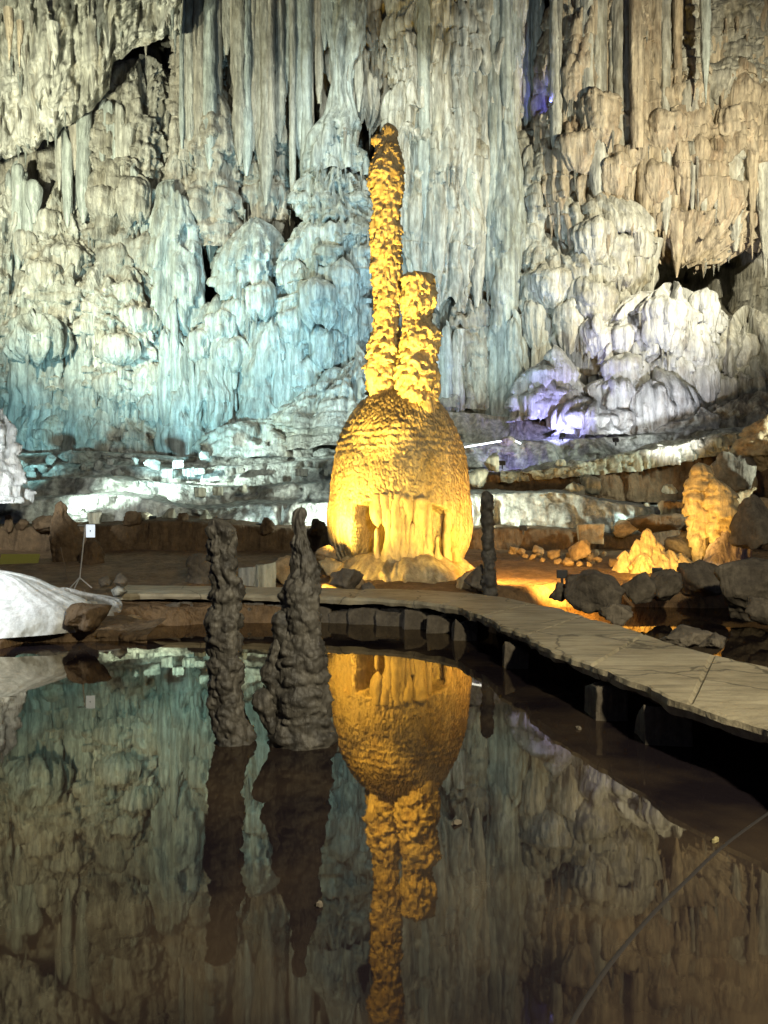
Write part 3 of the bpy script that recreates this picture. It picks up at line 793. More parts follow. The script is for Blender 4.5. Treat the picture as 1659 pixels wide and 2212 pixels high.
# popcorn relief: fine pebbles high up, long drips lower down
bumps(D, uarc, za, 9000, (0.03, 0.065), (0.9, 1.5), (0.02, 0.05), rng)
def lowmask(u, z): return z < EYE + (1106 - 985) * s_
bumps(D, uarc, za, 5200, (0.026, 0.05), (2.0, 4.5), (0.03, 0.055), rng, mask=lowmask)
U2, Z2 = np.meshgrid(uarc, za)
E = (fb2(U2 / 0.5, Z2 / 0.7, 12, 4) - 0.5) * 0.10 + (fb2(U2 / 1.4, Z2 / 1.6, 13, 2) - 0.5) * 0.16
# rings on the shoulder
ringz = EYE + (1106 - 950) * s_
E = E + 0.012 * np.sin(Z2 * 34 + 3 * fb2(U2 / 0.6, Z2 / 2, 14, 2)) * np.exp(-((Z2 - ringz) / 0.5) ** 2)
# recess with the drip curtain, lower front
ug = X / s_ + 829.5
arch = 1083 + 26 * np.clip((ug - 860) / 110, 0, 1) ** 2 + 6 * np.clip((800 - ug) / 25, 0, 1) + 10 * (vn2(ug / 9, ug * 0, 3) - 0.5)
vg = np.repeat(va[:, None], nu, 1)
front = (np.abs(th) < R(75))[None, :]
rec = smooth(0, 6, vg - arch) * smooth(771, 777, ug) * (1 - smooth(962, 972, ug)) * front
alc = smooth(0, 8, vg - arch - 2 - 0.9 * np.abs(ug - 788)) * smooth(770, 776, ug + 2 * np.sin(vg / 13)) * (1 - smooth(803, 811, ug + 3 * np.sin(vg / 17) - (vg - 1100) * 0.12)) * front
alc2 = smooth(0, 8, vg - arch - 2 - 1.2 * np.abs(ug - 945)) * smooth(929, 935, ug) * (1 - smooth(951, 958, ug - 2 * np.sin(vg / 15))) * front * (1 - smooth(1175, 1195, vg))
fl = flutes(uarc, za, 0.16, 21, 2.0) * 0.09 * smooth(1060, 1110, vg)
T = D * (1 - 0.8 * smooth(1085, 1100, vg)) + E + fl - 0.6 * rec - 1.3 * alc - 1.2 * alc2
T[:, 0] = T[:, -1]
slope = np.clip(np.gradient(w, za), -4, 4)[:, None]
nzv = -slope / np.sqrt(1 + slope ** 2); nh = 1 / np.sqrt(1 + slope ** 2)
X = X + S * nh * T; Y = Y - C_ * nh * T; Z = Z + nzv * T - 0.1 * D
def dome_mat():
    m = M['dome'].copy(); m.name = 'honey_calcite_with_mud_top'
    nt = m.node_tree; N = nt.nodes; L = nt.links; b = N['Principled BSDF']
    nsrc = b.inputs['Normal'].links[0].from_socket
    tv = N.new('ShaderNodeTexCoord'); mv = N.new('ShaderNodeMapping'); mv.inputs['Scale'].default_value = (1, 1, 0.7)
    L.new(tv.outputs['Object'], mv.inputs[0])
    vo = N.new('ShaderNodeTexVoronoi'); vo.feature = 'F1'; vo.inputs['Scale'].default_value = 15
    L.new(mv.outputs[0], vo.inputs['Vector'])
    bv = N.new('ShaderNodeBump'); bv.invert = True; bv.inputs['Strength'].default_value = 0.55; bv.inputs['Distance'].default_value = 0.06
    L.new(vo.outputs['Distance'], bv.inputs['Height']); L.new(nsrc, bv.inputs['Normal']); L.new(bv.outputs[0], b.inputs['Normal'])
    src = b.inputs['Base Color'].links[0].from_socket
    tc = N.new('ShaderNodeTexCoord')
    n = N.new('ShaderNodeTexNoise'); n.inputs['Scale'].default_value = 2.2; n.inputs['Detail'].default_value = 8
    L.new(tc.outputs['Object'], n.inputs['Vector'])
    dist = N.new('ShaderNodeVectorMath'); dist.operation = 'DISTANCE'
    dist.inputs[1].default_value = (-0.28, -1.05, 4.15)          # clay smeared over the crown
    L.new(tc.outputs['Object'], dist.inputs[0])
    ad = N.new('ShaderNodeMath'); ad.operation = 'MULTIPLY_ADD'; ad.inputs[1].default_value = 1.6
    L.new(n.outputs[0], ad.inputs[0]); L.new(dist.outputs['Value'], ad.inputs[2])
    mr = N.new('ShaderNodeMapRange'); mr.inputs[1].default_value = 1.45; mr.inputs[2].default_value = 1.75; mr.inputs[3].default_value = 0.9; mr.inputs[4].default_value = 0.0
    L.new(ad.outputs[0], mr.inputs[0])
    mx = N.new('ShaderNodeMix'); mx.data_type = 'RGBA'; mx.inputs[7].default_value = (0.13, 0.10, 0.06, 1)
    L.new(mr.outputs[0], mx.inputs[0]); L.new(src, mx.inputs[6]); L.new(mx.outputs[2], b.inputs['Base Color'])
    return m
grid_obj('bell_body', np.stack([X, Y, Z], -1), dome_mat(), dome, origin=(dome.location.x, DD0, 0.8))

def spire(name, rows, d, seed, **kw):
    return formation(name, rows, d, M['spire'], 'coral', full=True, step=0.027, bulge=1.0, parent=dome, seed=seed, cap=0.12, wob=0.26, **kw)
spire('tall_spire', [(266, 833, 843), (280, 829, 850), (300, 826, 850), (330, 820, 853), (350, 815, 855), (395, 811, 858), (430, 814, 857), (520, 810, 860), (600, 808, 863), (680, 809, 862), (740, 804, 868), (780, 798, 870), (820, 795, 870), (842, 796, 868), (862, 802, 858)], 20.85, 301)
spire('short_spire', [(590, 872, 920), (612, 869, 928), (640, 870, 931), (668, 871, 929), (690, 874, 924), (715, 873, 944), (750, 869, 942), (780, 866, 940), (818, 864, 945), (850, 866, 940), (880, 876, 936), (915, 896, 936)], 20.3, 302)
# knobs and shelves that break the spires' outline
kr = np.random.RandomState(9)
for (u, vv, d, wpx, hpx) in [(818, 306, 20.8, 16, 26), (808, 372, 20.75, 12, 40), (803, 815, 20.5, 18, 70), (932, 650, 20.2, 12, 44), (938, 740, 20.2, 14, 60), (940, 830, 20.2, 14, 70), (922, 888, 20.0, 16, 60)]:
    formation('knob', [(vv - hpx * 0.6, u - wpx * 0.25, u + wpx * 0.3), (vv - hpx * 0.2, u - wpx * 0.6, u + wpx * 0.5), (vv + hpx * 0.2, u - wpx * 0.45, u + wpx * 0.5), (vv + hpx * 0.6, u - wpx * 0.15, u + wpx * 0.15)], d, M['spire'], 'coral', full=True, step=0.026, bulge=0.8, parent=dome, cap=0.06, hang=True, wob=0.3, k=1.3)
# drip columns of the curtain
for i, (u, v0, v1, wp, wb) in enumerate([(816, 1088, 1138, 20, 8), (814, 1140, 1206, 12, 26), (832, 1088, 1140, 14, 8), (842, 1086, 1206, 12, 22), (856, 1088, 1205, 17, 15), (868, 1090, 1206, 12, 18), (880, 1094, 1206, 16, 14), (890, 1130, 1207, 10, 18), (902, 1098, 1207, 20, 14), (914, 1100, 1206, 16, 20), (925, 1104, 1204, 14, 18), (944, 1158, 1206, 8, 20), (966, 1100, 1200, 18, 16), (982, 1112, 1202, 16, 20), (899, 1160, 1210, 8, 14), (846, 1175, 1212, 8, 14), (868, 1188, 1216, 6, 12), (930, 1180, 1210, 8, 12), (828, 1196, 1222, 8, 14)]):
    side = (u - 864) / 148.0
    d = DD0 - 1.84 * math.sqrt(max(0.05, 1 - side * side)) + 0.12
    ext = 22 if v0 < 1120 else 0
    hang = (v1 < 1145)
    wp *= 1.1; wb *= 1.1
    wm = min(wp, wb) * 0.85 if not hang else wp * 0.8
    rows = [(v0 - ext, u - wp / 2, u + wp / 2), ((v0 * 2 + v1) / 3, u - wm / 2 + kr.uniform(-2, 2), u + wm / 2), ((v0 + v1 * 2) / 3, u - wm / 2, u + wm / 2 + kr.uniform(-2, 2)), (v1 + (10 if not hang else 0), u - wb / 2, u + wb / 2)]
    formation('drip_column', rows, d, M['dome'], 'coral', full=True, step=0.03, bulge=0.9, parent=dome, cap=0.02 if ext else 0.12, hang=hang, wob=0.3, k=1.2, over=dict(h=(0.2, 0.6), a=(0.04, 0.09), amp=(0.04, 0.1), dens=22))
# flowstone skirt the dome stands on
formation('base_mound', [(1198, 756, 985), (1210, 738, 1006), (1226, 712, 1034), (1248, 700, 1044), (1290, 694, 1050)], 20.6, M['dome'], 'drape', parent=dome, bulge=1.1, step=0.035, cap=0.16, maxb=3.0, k=0.35,
          over=dict(dens=8, a=(0.08, 0.25), h=(0.2, 0.6), fl=(0.12, 0.2)))

# ================================================================== FORMATIONS OF THE BACK WALL
def F(name, label, cat, rows, d, mat, style, **kw):
    return formation(name, rows, d, M[mat], style, label, cat, **kw)

# -- left half
F('flowstone_mound', 'knobbly grey mound at the left edge below the pale ceiling', 'flowstone', [(370, 10, 40), (440, -30, 62), (520, -60, 62), (640, -90, 60), (980, -120, 60)], 38.5, 'pale', 'cauli', bulge=0.9)
F('flowstone_mound', 'scaly grey mound tapering to a point right of the dark left crevice', 'flowstone', [(372, 98, 125), (440, 88, 150), (520, 84, 180), (620, 60, 205), (760, 40, 210), (970, 30, 220)], 38.3, 'pale', 'cauli', bulge=0.9)
F('limestone_column', 'fat smooth greenish column at the far left above the terraces', 'column', [(618, 55, 85), (650, 36, 110), (720, 24, 128), (800, 20, 142), (880, 22, 148), (985, 24, 150)], 37.0, 'cyan', 'smooth', bulge=0.9)
F('draped_flowstone', 'fluted pale cap draped over the shoulder of the fat left column', 'flowstone', [(670, 28, 90), (720, 22, 118), (775, 24, 120)], 35.9, 'cyan', 'drape', bulge=0.7, hang=True)
F('limestone_column', 'cone shaped blue grey column beside the fat left column', 'column', [(690, 165, 190), (760, 145, 205), (850, 130, 215), (930, 122, 222), (985, 120, 225)], 36.9, 'cyan', 'smooth', bulge=0.9, over=dict(dens=0.8))
F('flowstone_buttress', 'grey buttress ridged with diagonal ledges between the left columns', 'buttress', [(560, 200, 260), (640, 190, 320), (720, 200, 345), (820, 205, 352), (985, 200, 356)], 37.6, 'pale', 'diag', bulge=0.75, over=dict(diag=0.8))
F('flowstone_mound', 'rough grey pyramid hanging under the edge of the pale ceiling', 'flowstone', [(120, 250, 330), (220, 205, 350), (330, 185, 352), (440, 190, 352), (560, 185, 350), (640, 200, 340)], 38.6, 'grey', 'cauli', bulge=0.6, over=dict(dens=3, h=(0.4, 1.0)))
F('limestone_column', 'small ribbed stub column at the foot of the diagonal buttress', 'column', [(760, 205, 240), (840, 200, 248), (985, 196, 250)], 36.6, 'pale', 'cauli', bulge=0.8)
F('flowstone_curtain', 'bright cyan hanging drapery ending in a point on the left wall', 'curtain', [(380, 350, 395), (480, 345, 402), (570, 335, 410), (640, 338, 414), (700, 350, 412), (730, 378, 402)], 37.0, 'cyan', 'drape', bulge=0.8, hang=True)
F('limestone_column', 'broad flat cyan fluted column standing on the left terraces', 'column', [(690, 355, 420), (740, 345, 480), (820, 343, 505), (900, 341, 512), (985, 340, 518)], 37.2, 'cyan', 'pipes', bulge=0.6, over=dict(dens=0.7, fl=(0.16, 0.45)))
F('flowstone_mound', 'tiered cyan ledge of jelly lobes right of the flat column', 'flowstone', [(630, 440, 520), (680, 410, 560), (740, 405, 560), (800, 420, 560), (880, 470, 570), (985, 480, 600)], 37.6, 'cyan', 'jelly', bulge=0.5)
F('limestone_column', 'dome topped cyan column in the middle of the left wall', 'column', [(655, 578, 602), (700, 550, 622), (780, 530, 640), (860, 520, 648), (985, 510, 655)], 36.6, 'cyan', 'smooth', bulge=0.8, over=dict(dens=0.7))
F('flowstone_mound', 'large cauliflower mass of blue grey lobes left of the tall spire', 'flowstone', [(330, 690, 745), (400, 655, 770), (480, 640, 790), (560, 610, 792), (640, 606, 790), (720, 612, 765), (800, 615, 752), (900, 610, 745)], 37.2, 'cyan', 'jelly', bulge=0.75, over=dict(dens=2.6, a=(0.3, 0.6), h=(0.5, 1.1)))
F('limestone_column', 'slim pale column with conical foot rising above the cauliflower mass', 'column', [(-120, 735, 790), (60, 722, 775), (190, 719, 752), (240, 716, 758), (300, 692, 770), (380, 690, 785)], 37.6, 'cyan', 'pipes', bulge=0.8, cap=0, over=dict(dens=0.4))
F('flowstone_curtain', 'organ pipe curtain hanging at the top centre left of the dark cleft', 'curtain', [(-150, 660, 850), (0, 668, 852), (120, 676, 850), (200, 700, 842), (255, 735, 830)], 38.8, 'brownrib', 'pipes', bulge=0.5, hang=True, cap=0, over=dict(fl=(0.34, 0.24)))
F('limestone_column', 'brown ribbed column at the upper left beside the pale ceiling', 'column', [(-150, 380, 425), (0, 378, 420), (160, 372, 415), (330, 366, 412), (480, 360, 412)], 37.8, 'brownrib', 'cauli', bulge=0.9, cap=0)
F('limestone_column', 'tan striped column flaring into ledges at the upper left', 'column', [(-150, 420, 455), (60, 420, 455), (170, 418, 462), (240, 410, 492), (330, 405, 500), (420, 405, 505), (540, 410, 510)], 38.0, 'brownrib', 'jelly', bulge=0.8, cap=0, over=dict(fl=(0.2, 0.24)))
F('flowstone_curtain', 'dark fluted pipes hanging below the tan striped column', 'curtain', [(330, 440, 500), (400, 436, 504), (480, 436, 500), (540, 445, 492)], 38.0, 'brownrib', 'pipes', bulge=0.5, hang=True, over=dict(fl=(0.3, 0.25), dens=0.2))
F('flowstone_mound', 'grey brown stacked ledges in the shade at the upper left centre', 'flowstone', [(-150, 500, 600), (0, 505, 590), (150, 500, 600), (280, 495, 610), (400, 500, 600), (520, 498, 600), (640, 495, 600)], 38.8, 'brownrib', 'jelly', bulge=0.5, cap=0)
F('flowstone_mound', 'tier of blue white jelly lobes above the domed column', 'flowstone', [(480, 520, 570), (540, 500, 600), (600, 492, 600), (650, 500, 596), (690, 520, 580)], 37.2, 'cyan', 'jelly', bulge=0.8, hang=True)
F('limestone_column', 'narrow grey column right of the stacked ledges near the top', 'column', [(-150, 600, 650), (60, 600, 645), (200, 605, 640), (320, 604, 640), (420, 600, 640), (500, 600, 636)], 38.7, 'brownrib', 'cauli', bulge=0.8, cap=0, hang=True)
F('flowstone_mound', 'low fan of grey pillows at the left foot of the dome', 'flowstone', [(760, 740, 790), (800, 700, 800), (850, 650, 830), (900, 600, 860), (975, 560, 900)], 35.6, 'pale', 'jelly', bulge=0.6, over=dict(a=(0.5, 1.0), h=(0.5, 0.9), fl=(0.02, 0.3), flute=0.05))
F('flowstone_mound', 'rounded grey mound spreading at the foot of the left wall', 'flowstone', [(905, 520, 580), (930, 470, 640), (985, 430, 680)], 35.2, 'pale', 'jelly', bulge=0.5, over=dict(a=(0.5, 1.0), h=(0.4, 0.8), fl=(0.02, 0.3), flute=0.05))

# -- right half
F('flowstone_curtain', 'wide fluted grey curtain right of the tall spire', 'curtain', [(-150, 880, 1010), (60, 872, 1010), (150, 878, 1000), (220, 868, 1000), (300, 858, 1010), (420, 858, 1010), (520, 860, 1010), (640, 866, 1006)], 37.6, 'pale', 'pipes', bulge=0.6, cap=0, hang=True, over=dict(dens=1.2))
F('flowstone_curtain', 'second fluted curtain with scalloped cap right of the dark slit', 'curtain', [(-150, 990, 1110), (0, 985, 1110), (120, 980, 1110), (300, 990, 1105), (450, 995, 1090), (560, 1000, 1075), (655, 1010, 1062)], 38.2, 'pale', 'pipes', bulge=0.6, cap=0, hang=True, over=dict(dens=0.9, fl=(0.3, 0.3)))
F('flowstone_mound', 'dim lobed mound under the fluted curtain behind the short spire', 'flowstone', [(610, 980, 1020), (650, 950, 1060), (720, 945, 1066), (800, 950, 1070), (885, 940, 1090)], 38.2, 'grey', 'jelly', bulge=0.6)
F('limestone_column', 'smooth tall grey green column standing clear right of centre', 'column', [(-150, 1085, 1118), (200, 1075, 1118), (420, 1066, 1126), (520, 1062, 1130), (640, 1062, 1134), (760, 1064, 1140), (850, 1062, 1146), (905, 1056, 1156)], 37.2, 'cyan', 'smooth', bulge=0.95, cap=0, wob=0.05, over=dict(dens=0.1))
F('limestone_column', 'short stub column against the tall grey green column', 'column', [(690, 1098, 1124), (760, 1094, 1130), (850, 1096, 1146), (905, 1090, 1156)], 36.2, 'cyan', 'smooth', bulge=0.9)
F('limestone_column', 'thin dark column left of the blue lit recess', 'column', [(-150, 1108, 1130), (200, 1108, 1132), (330, 1104, 1134)], 38.6, 'brownrib', 'cauli', bulge=0.9, cap=0, hang=True)
F('limestone_column', 'thin knobbly column inside the blue lit recess', 'column', [(-150, 1140, 1166), (100, 1140, 1168), (260, 1136, 1170), (330, 1130, 1180)], 39.0, 'brownrib', 'cauli', bulge=0.9, cap=0)
F('flowstone_mound', 'blue grey hanging lobes below the blue lit recess', 'flowstone', [(300, 1130, 1200), (380, 1110, 1205), (480, 1105, 1200), (580, 1108, 1190), (700, 1120, 1180)], 38.0, 'pale', 'drape', bulge=0.6)
F('flowstone_mound', 'great tan mass of fluted rock at the upper right', 'flowstone', [(-150, 1250, 1370), (0, 1235, 1375), (120, 1208, 1385), (240, 1200, 1400), (340, 1190, 1410), (430, 1195, 1400), (520, 1210, 1380), (570, 1240, 1340)], 38.0, 'tan', 'drape', bulge=0.55, cap=0, hang=True, over=dict(dens=3.0))
F('limestone_column', 'straight slender tan column hanging at the upper right', 'column', [(-150, 1362, 1390), (100, 1364, 1391), (240, 1368, 1390), (318, 1372, 1388)], 35.6, 'tan', 'pipes', bulge=1.0, cap=0, wob=0.02, over=dict(dens=0.0, fl=(0.06, 0.2), noise=0.03))
F('flowstone_curtain', 'olive grey drapery with ragged lower fringe at the right', 'curtain', [(120, 1380, 1700), (220, 1378, 1720), (300, 1375, 1720), (400, 1370, 1700), (480, 1375, 1620), (520, 1390, 1560), (545, 1420, 1520)], 38.2, 'tan', 'drape', bulge=0.25, hang=True, wob=0.2, over=dict(dens=3.2))
F('flowstone_curtain', 'whitish drape cluster bearing the pair of pale stalactites', 'curtain', [(285, 1500, 1560), (330, 1478, 1590), (390, 1475, 1600), (430, 1485, 1590)], 37.8, 'pale', 'drape', bulge=0.3, hang=True, wob=0.3)
F('flowstone_mound', 'dim knobbly wall mass in the top right corner', 'flowstone', [(-150, 1385, 1760), (60, 1390, 1760), (180, 1390, 1760), (280, 1420, 1740)], 38.8, 'grey', 'cauli', bulge=0.35, cap=0, hang=True)
F('flowstone_mound', 'leaning grey slab mound sloping down right below the tan mass', 'flowstone', [(410, 1255, 1300), (450, 1242, 1350), (500, 1240, 1388), (560, 1255, 1395), (620, 1280, 1390)], 37.0, 'pale', 'drape', bulge=0.5, hang=True, wob=0.3)
F('flowstone_mound', 'bulging lobe with fluted skirt right of the tall smooth column', 'flowstone', [(520, 1160, 1200), (570, 1140, 1228), (640, 1142, 1235), (700, 1160, 1225)], 37.2, 'pale', 'jelly', bulge=0.6, hang=True, wob=0.3)
F('flowstone_mound', 'lavender grey fluted cascade in the middle of the right wall', 'flowstone', [(500, 1200, 1260), (570, 1190, 1330), (660, 1200, 1340), (740, 1200, 1310), (800, 1210, 1290)], 37.3, 'pale', 'drape', bulge=0.6, hang=True)
F('flowstone_mound', 'pale jelly block with skirt between the cascade and the big mound', 'flowstone', [(670, 1300, 1340), (700, 1280, 1380), (740, 1285, 1385), (770, 1310, 1360)], 35.9, 'white', 'drape', bulge=0.8, hang=True)
F('flowstone_mound', 'tall white mushroom capped mound at the right', 'flowstone', [(620, 1410, 1530), (660, 1370, 1545), (720, 1340, 1545), (790, 1320, 1545), (860, 1385, 1540), (940, 1395, 1520)], 36.2, 'white', 'jelly', bulge=0.7, over=dict(dens=4.5, a=(0.16, 0.34), h=(0.6, 1.5), flute=0.6, fl=(0.2, 0.26), rib=0.7, ribw=0.7))
F('draped_flowstone', 'goblet shaped fluted cap crowning the white mushroom mound', 'flowstone', [(626, 1510, 1550), (650, 1506, 1552), (690, 1514, 1546), (730, 1520, 1540)], 34.9, 'white', 'drape', bulge=0.9, hang=True, cap=0.25)
F('flowstone_mound', 'conical white mound with dripping hem below the mushroom mound', 'flowstone', [(800, 1395, 1440), (850, 1385, 1480), (900, 1390, 1490), (940, 1400, 1480)], 34.6, 'white', 'drape', bulge=0.8)
F('flowstone_mound', 'grey tiered mass at the right edge beside the mushroom mound', 'flowstone', [(680, 1580, 1700), (740, 1555, 1760), (820, 1540, 1780), (900, 1530, 1800), (960, 1520, 1800)], 36.4, 'pale', 'drape', bulge=0.5)
F('flowstone_mound', 'violet lit mound of stacked skirts right of the tall column', 'flowstone', [(768, 1170, 1195), (800, 1150, 1215), (850, 1135, 1245), (905, 1132, 1250)], 34.9, 'white', 'jelly', bulge=0.8, over=dict(dens=5, a=(0.16, 0.36), h=(0.5, 1.1), flute=0.6, rib=0.5, ribw=0.6))
F('flowstone_mound', 'small bright lobe perched on the violet lit mound', 'flowstone', [(745, 1190, 1210), (770, 1184, 1222), (810, 1188, 1240), (840, 1200, 1232)], 34.4, 'white', 'jelly', bulge=0.8, hang=True)
F('flowstone_mound', 'pale fluted block hanging over the dark gap right of the violet mound', 'flowstone', [(812, 1300, 1345), (830, 1278, 1380), (860, 1285, 1385), (885, 1305, 1370)], 34.6, 'white', 'drape', bulge=0.8, hang=True)
F('flowstone_mound', 'low terrace of bright white cauliflower lobes under the mushroom mound', 'flowstone', [(868, 1240, 1380), (890, 1215, 1400), (940, 1205, 1400)], 34.0, 'white', 'cauli', bulge=0.5, over=dict(a=(0.2, 0.45), dens=5))
F('flowstone_tongue', 'fluted blue white tongue of rock at the right above the crusty rim', 'flowstone', [(888, 1500, 1545), (920, 1450, 1560), (950, 1425, 1555), (980, 1420, 1530)], 33.2, 'white', 'diag', bulge=0.6, over=dict(diag=-0.5, a=(0.15, 0.4), h=(0.2, 0.5)))
F('flowstone_mound', 'rough grey slope with brown stain at the right edge', 'flowstone', [(850, 1600, 1700), (900, 1545, 1760), (960, 1520, 1800)], 33.6, 'grey', 'cauli', bulge=0.5)

# -- slim dripstone pipes grown onto the back wall, hanging in clusters or rising from its foot
rp = np.random.RandomState(21)
def pipe_mat(u, v):
    if u < 780: return M['cyan'] if v > 450 or rp.rand() < 0.35 else M[rp.choice(['pale', 'grey', 'brownrib'])]
    if u < 1140: return M[rp.choice(['pale', 'cyan', 'pale'])]
    return M[rp.choice(['tan', 'pale', 'tan', 'grey'])] if v < 560 else M['pale']
for (uc, vh, n, d) in [(425, 300, 5, 37.0), (480, 210, 4, 37.2), (545, 380, 6, 37.2), (610, 300, 4, 37.6), (655, 430, 4, 37.2), (700, 190, 5, 37.4), (765, 215, 5, 37.4), (915, 300, 4, 36.6), (930, 540, 5, 36.4), (985, 420, 5, 36.8), (1030, 600, 5, 36.9), (1010, 180, 5, 36.8), (1095, 330, 3, 36.9),
                      (1150, 270, 3, 38.4), (1225, 360, 5, 36.7), (1275, 250, 5, 36.4), (1320, 460, 6, 36.4), (1425, 440, 6, 37.0), (1470, 250, 5, 37.4), (1550, 300, 4, 37.2), (1600, 480, 5, 37.2), (1645, 330, 4, 37.2), (250, 430, 5, 37.4), (310, 560, 4, 37.2), (150, 470, 4, 37.4), (40, 560, 4, 37.4)]:
    u = uc - n * 8.0
    for k in range(n):
        w = rp.uniform(9, 24); u += w * rp.uniform(0.6, 1.0)
        v1 = vh + rp.uniform(-110, 70); v0 = -150 if uc > 400 else vh - rp.uniform(150, 260)
        formation('hanging_pipe', [(v0, u - w * 0.7, u + w * 0.7), (v0 * 0.4 + v1 * 0.6, u - w * 0.55, u + w * 0.5), (v1 - 30, u - w * 0.4, u + w * 0.4), (v1, u - w * 0.12, u + w * 0.12)], d + rp.uniform(-0.25, 0.25), pipe_mat(u, v1), 'pipes',
                  parent=cave_wall, bulge=1.0, step=0.09, cap=0 if v0 < 0 else 0.3, wob=0.14, k=0.5, over=dict(rib=0.0, noise=0.12, fl=(0.2, 0.2), a=(0.12, 0.3), amp=(0.12, 0.35), h=(0.6, 2.0), dens=1.6))
for (uc, vt, n, d) in [(70, 700, 3, 36.0), (250, 690, 4, 36.2), (320, 760, 3, 36.0), (375, 620, 4, 36.0), (440, 740, 4, 35.9), (505, 680, 4, 36.2), (600, 720, 4, 35.8), (660, 560, 5, 36.0), (710, 420, 4, 36.2), (745, 560, 3, 36.2), (965, 690, 4, 36.9), (1030, 700, 4, 37.2), (1180, 620, 4, 36.4), (1250, 640, 4, 36.6), (1300, 560, 3, 36.0)]:
    u = uc - n * 9.0
    for k in range(n):
        w = rp.uniform(12, 28); u += w * rp.uniform(0.6, 1.0)
        v0 = vt + rp.uniform(-50, 110); v1 = min(905, v0 + rp.uniform(170, 330))
        formation('rising_pipe', [(v0, u - w * 0.25, u + w * 0.25), (v0 + 40, u - w * 0.45, u + w * 0.45), ((v0 + v1) / 2, u - w * 0.55, u + w * 0.55), (v1, u - w * 0.6, u + w * 0.6)], d + rp.uniform(-0.2, 0.3), pipe_mat(u, v1), 'jelly',
                  parent=cave_wall, bulge=0.9, step=0.07, cap=0.25, wob=0.16, k=0.55, hang=True, over=dict(rib=0.0, noise=0.15, fl=(0.14, 0.24), a=(0.14, 0.3), amp=(0.15, 0.4), h=(0.5, 1.3), dens=3.5))

# -- stalactites
def stalactite(u, v0, v1, wpx, d, mat, label, group=None, style='pipes'):
    w = wpx / 2
    formation('stalactite', [(v0 - 40, u - w * 1.6, u + w * 1.5), (v0 - 10, u - w * 1.25, u + w * 1.15), (v0 + (v1 - v0) * 0.3, u - w * 0.85, u + w * 0.8), (v0 + (v1 - v0) * 0.7, u - w * 0.5, u + w * 0.5), (v1, u - w * 0.08, u + w * 0.08)],
              d, M[mat], style, label, 'stalactite', full=True, bulge=1.0, cap=0, step=0.05, k=0.5, group=group, over=dict(dens=3, a=(0.08, 0.2), h=(0.4, 1.2), amp=(0.05, 0.15), fl=(0.04, 0.15)))
for a in [(1525, -60, 225, 22, 35.2, 'cyan', 'long pale blue stalactite near the top right corner'),
          (1494, 400, 468, 14, 36.6, 'pale', 'short pale stalactite left of the pair under the right fringe'),
          (1520, 400, 492, 16, 36.6, 'pale', 'longer pale stalactite right of the pair under the right fringe'),
          (1625, 300, 560, 20, 36.6, 'tan', 'long tan stalactite at the right edge'),
          (1655, 400, 600, 34, 36.6, 'pale', 'broad pale stalactite cut by the right edge'),
          (1462, 500, 600, 26, 37.0, 'tan', 'stubby stalactite over the left of the dark right hollow'),
          (1405, 560, 690, 30, 36.8, 'pale', 'goblet like stalactite left of the dark right hollow'),
          (994, 752, 830, 12, 36.8, 'pale', 'thin stalactite behind the short spire of the dome'),
          (20, 60, 130, 16, 31.0, 'tan', 'brown stalactite at the left edge of the pale ceiling'),
          (42, 85, 145, 12, 31.0, 'tan', 'small brown stalactite right of the one at the left edge'),
          (118, 95, 150, 18, 31.5, 'pale', 'blunt pale stalactite in the middle of the pale ceiling'),
          (832, -80, 190, 14, 38.2, 'brownrib', 'slender brown stalactite in the dark cleft above the tall spire'),
          (805, -80, 215, 16, 38.0, 'brownrib', 'brown stalactite left of the dark cleft at the top')]:
    stalactite(*a)

# -- small drips along the hems of the wall: found where the rock steps back under an overhang
bpy.context.view_layer.update()
_dg = bpy.context.evaluated_depsgraph_get()
def wall_y(x, z):
    h, p, *_ = SC.ray_cast(_dg, Vector((x, 29.5, z)), Vector((0, 1, 0)), distance=16)
    return p.y if h else None
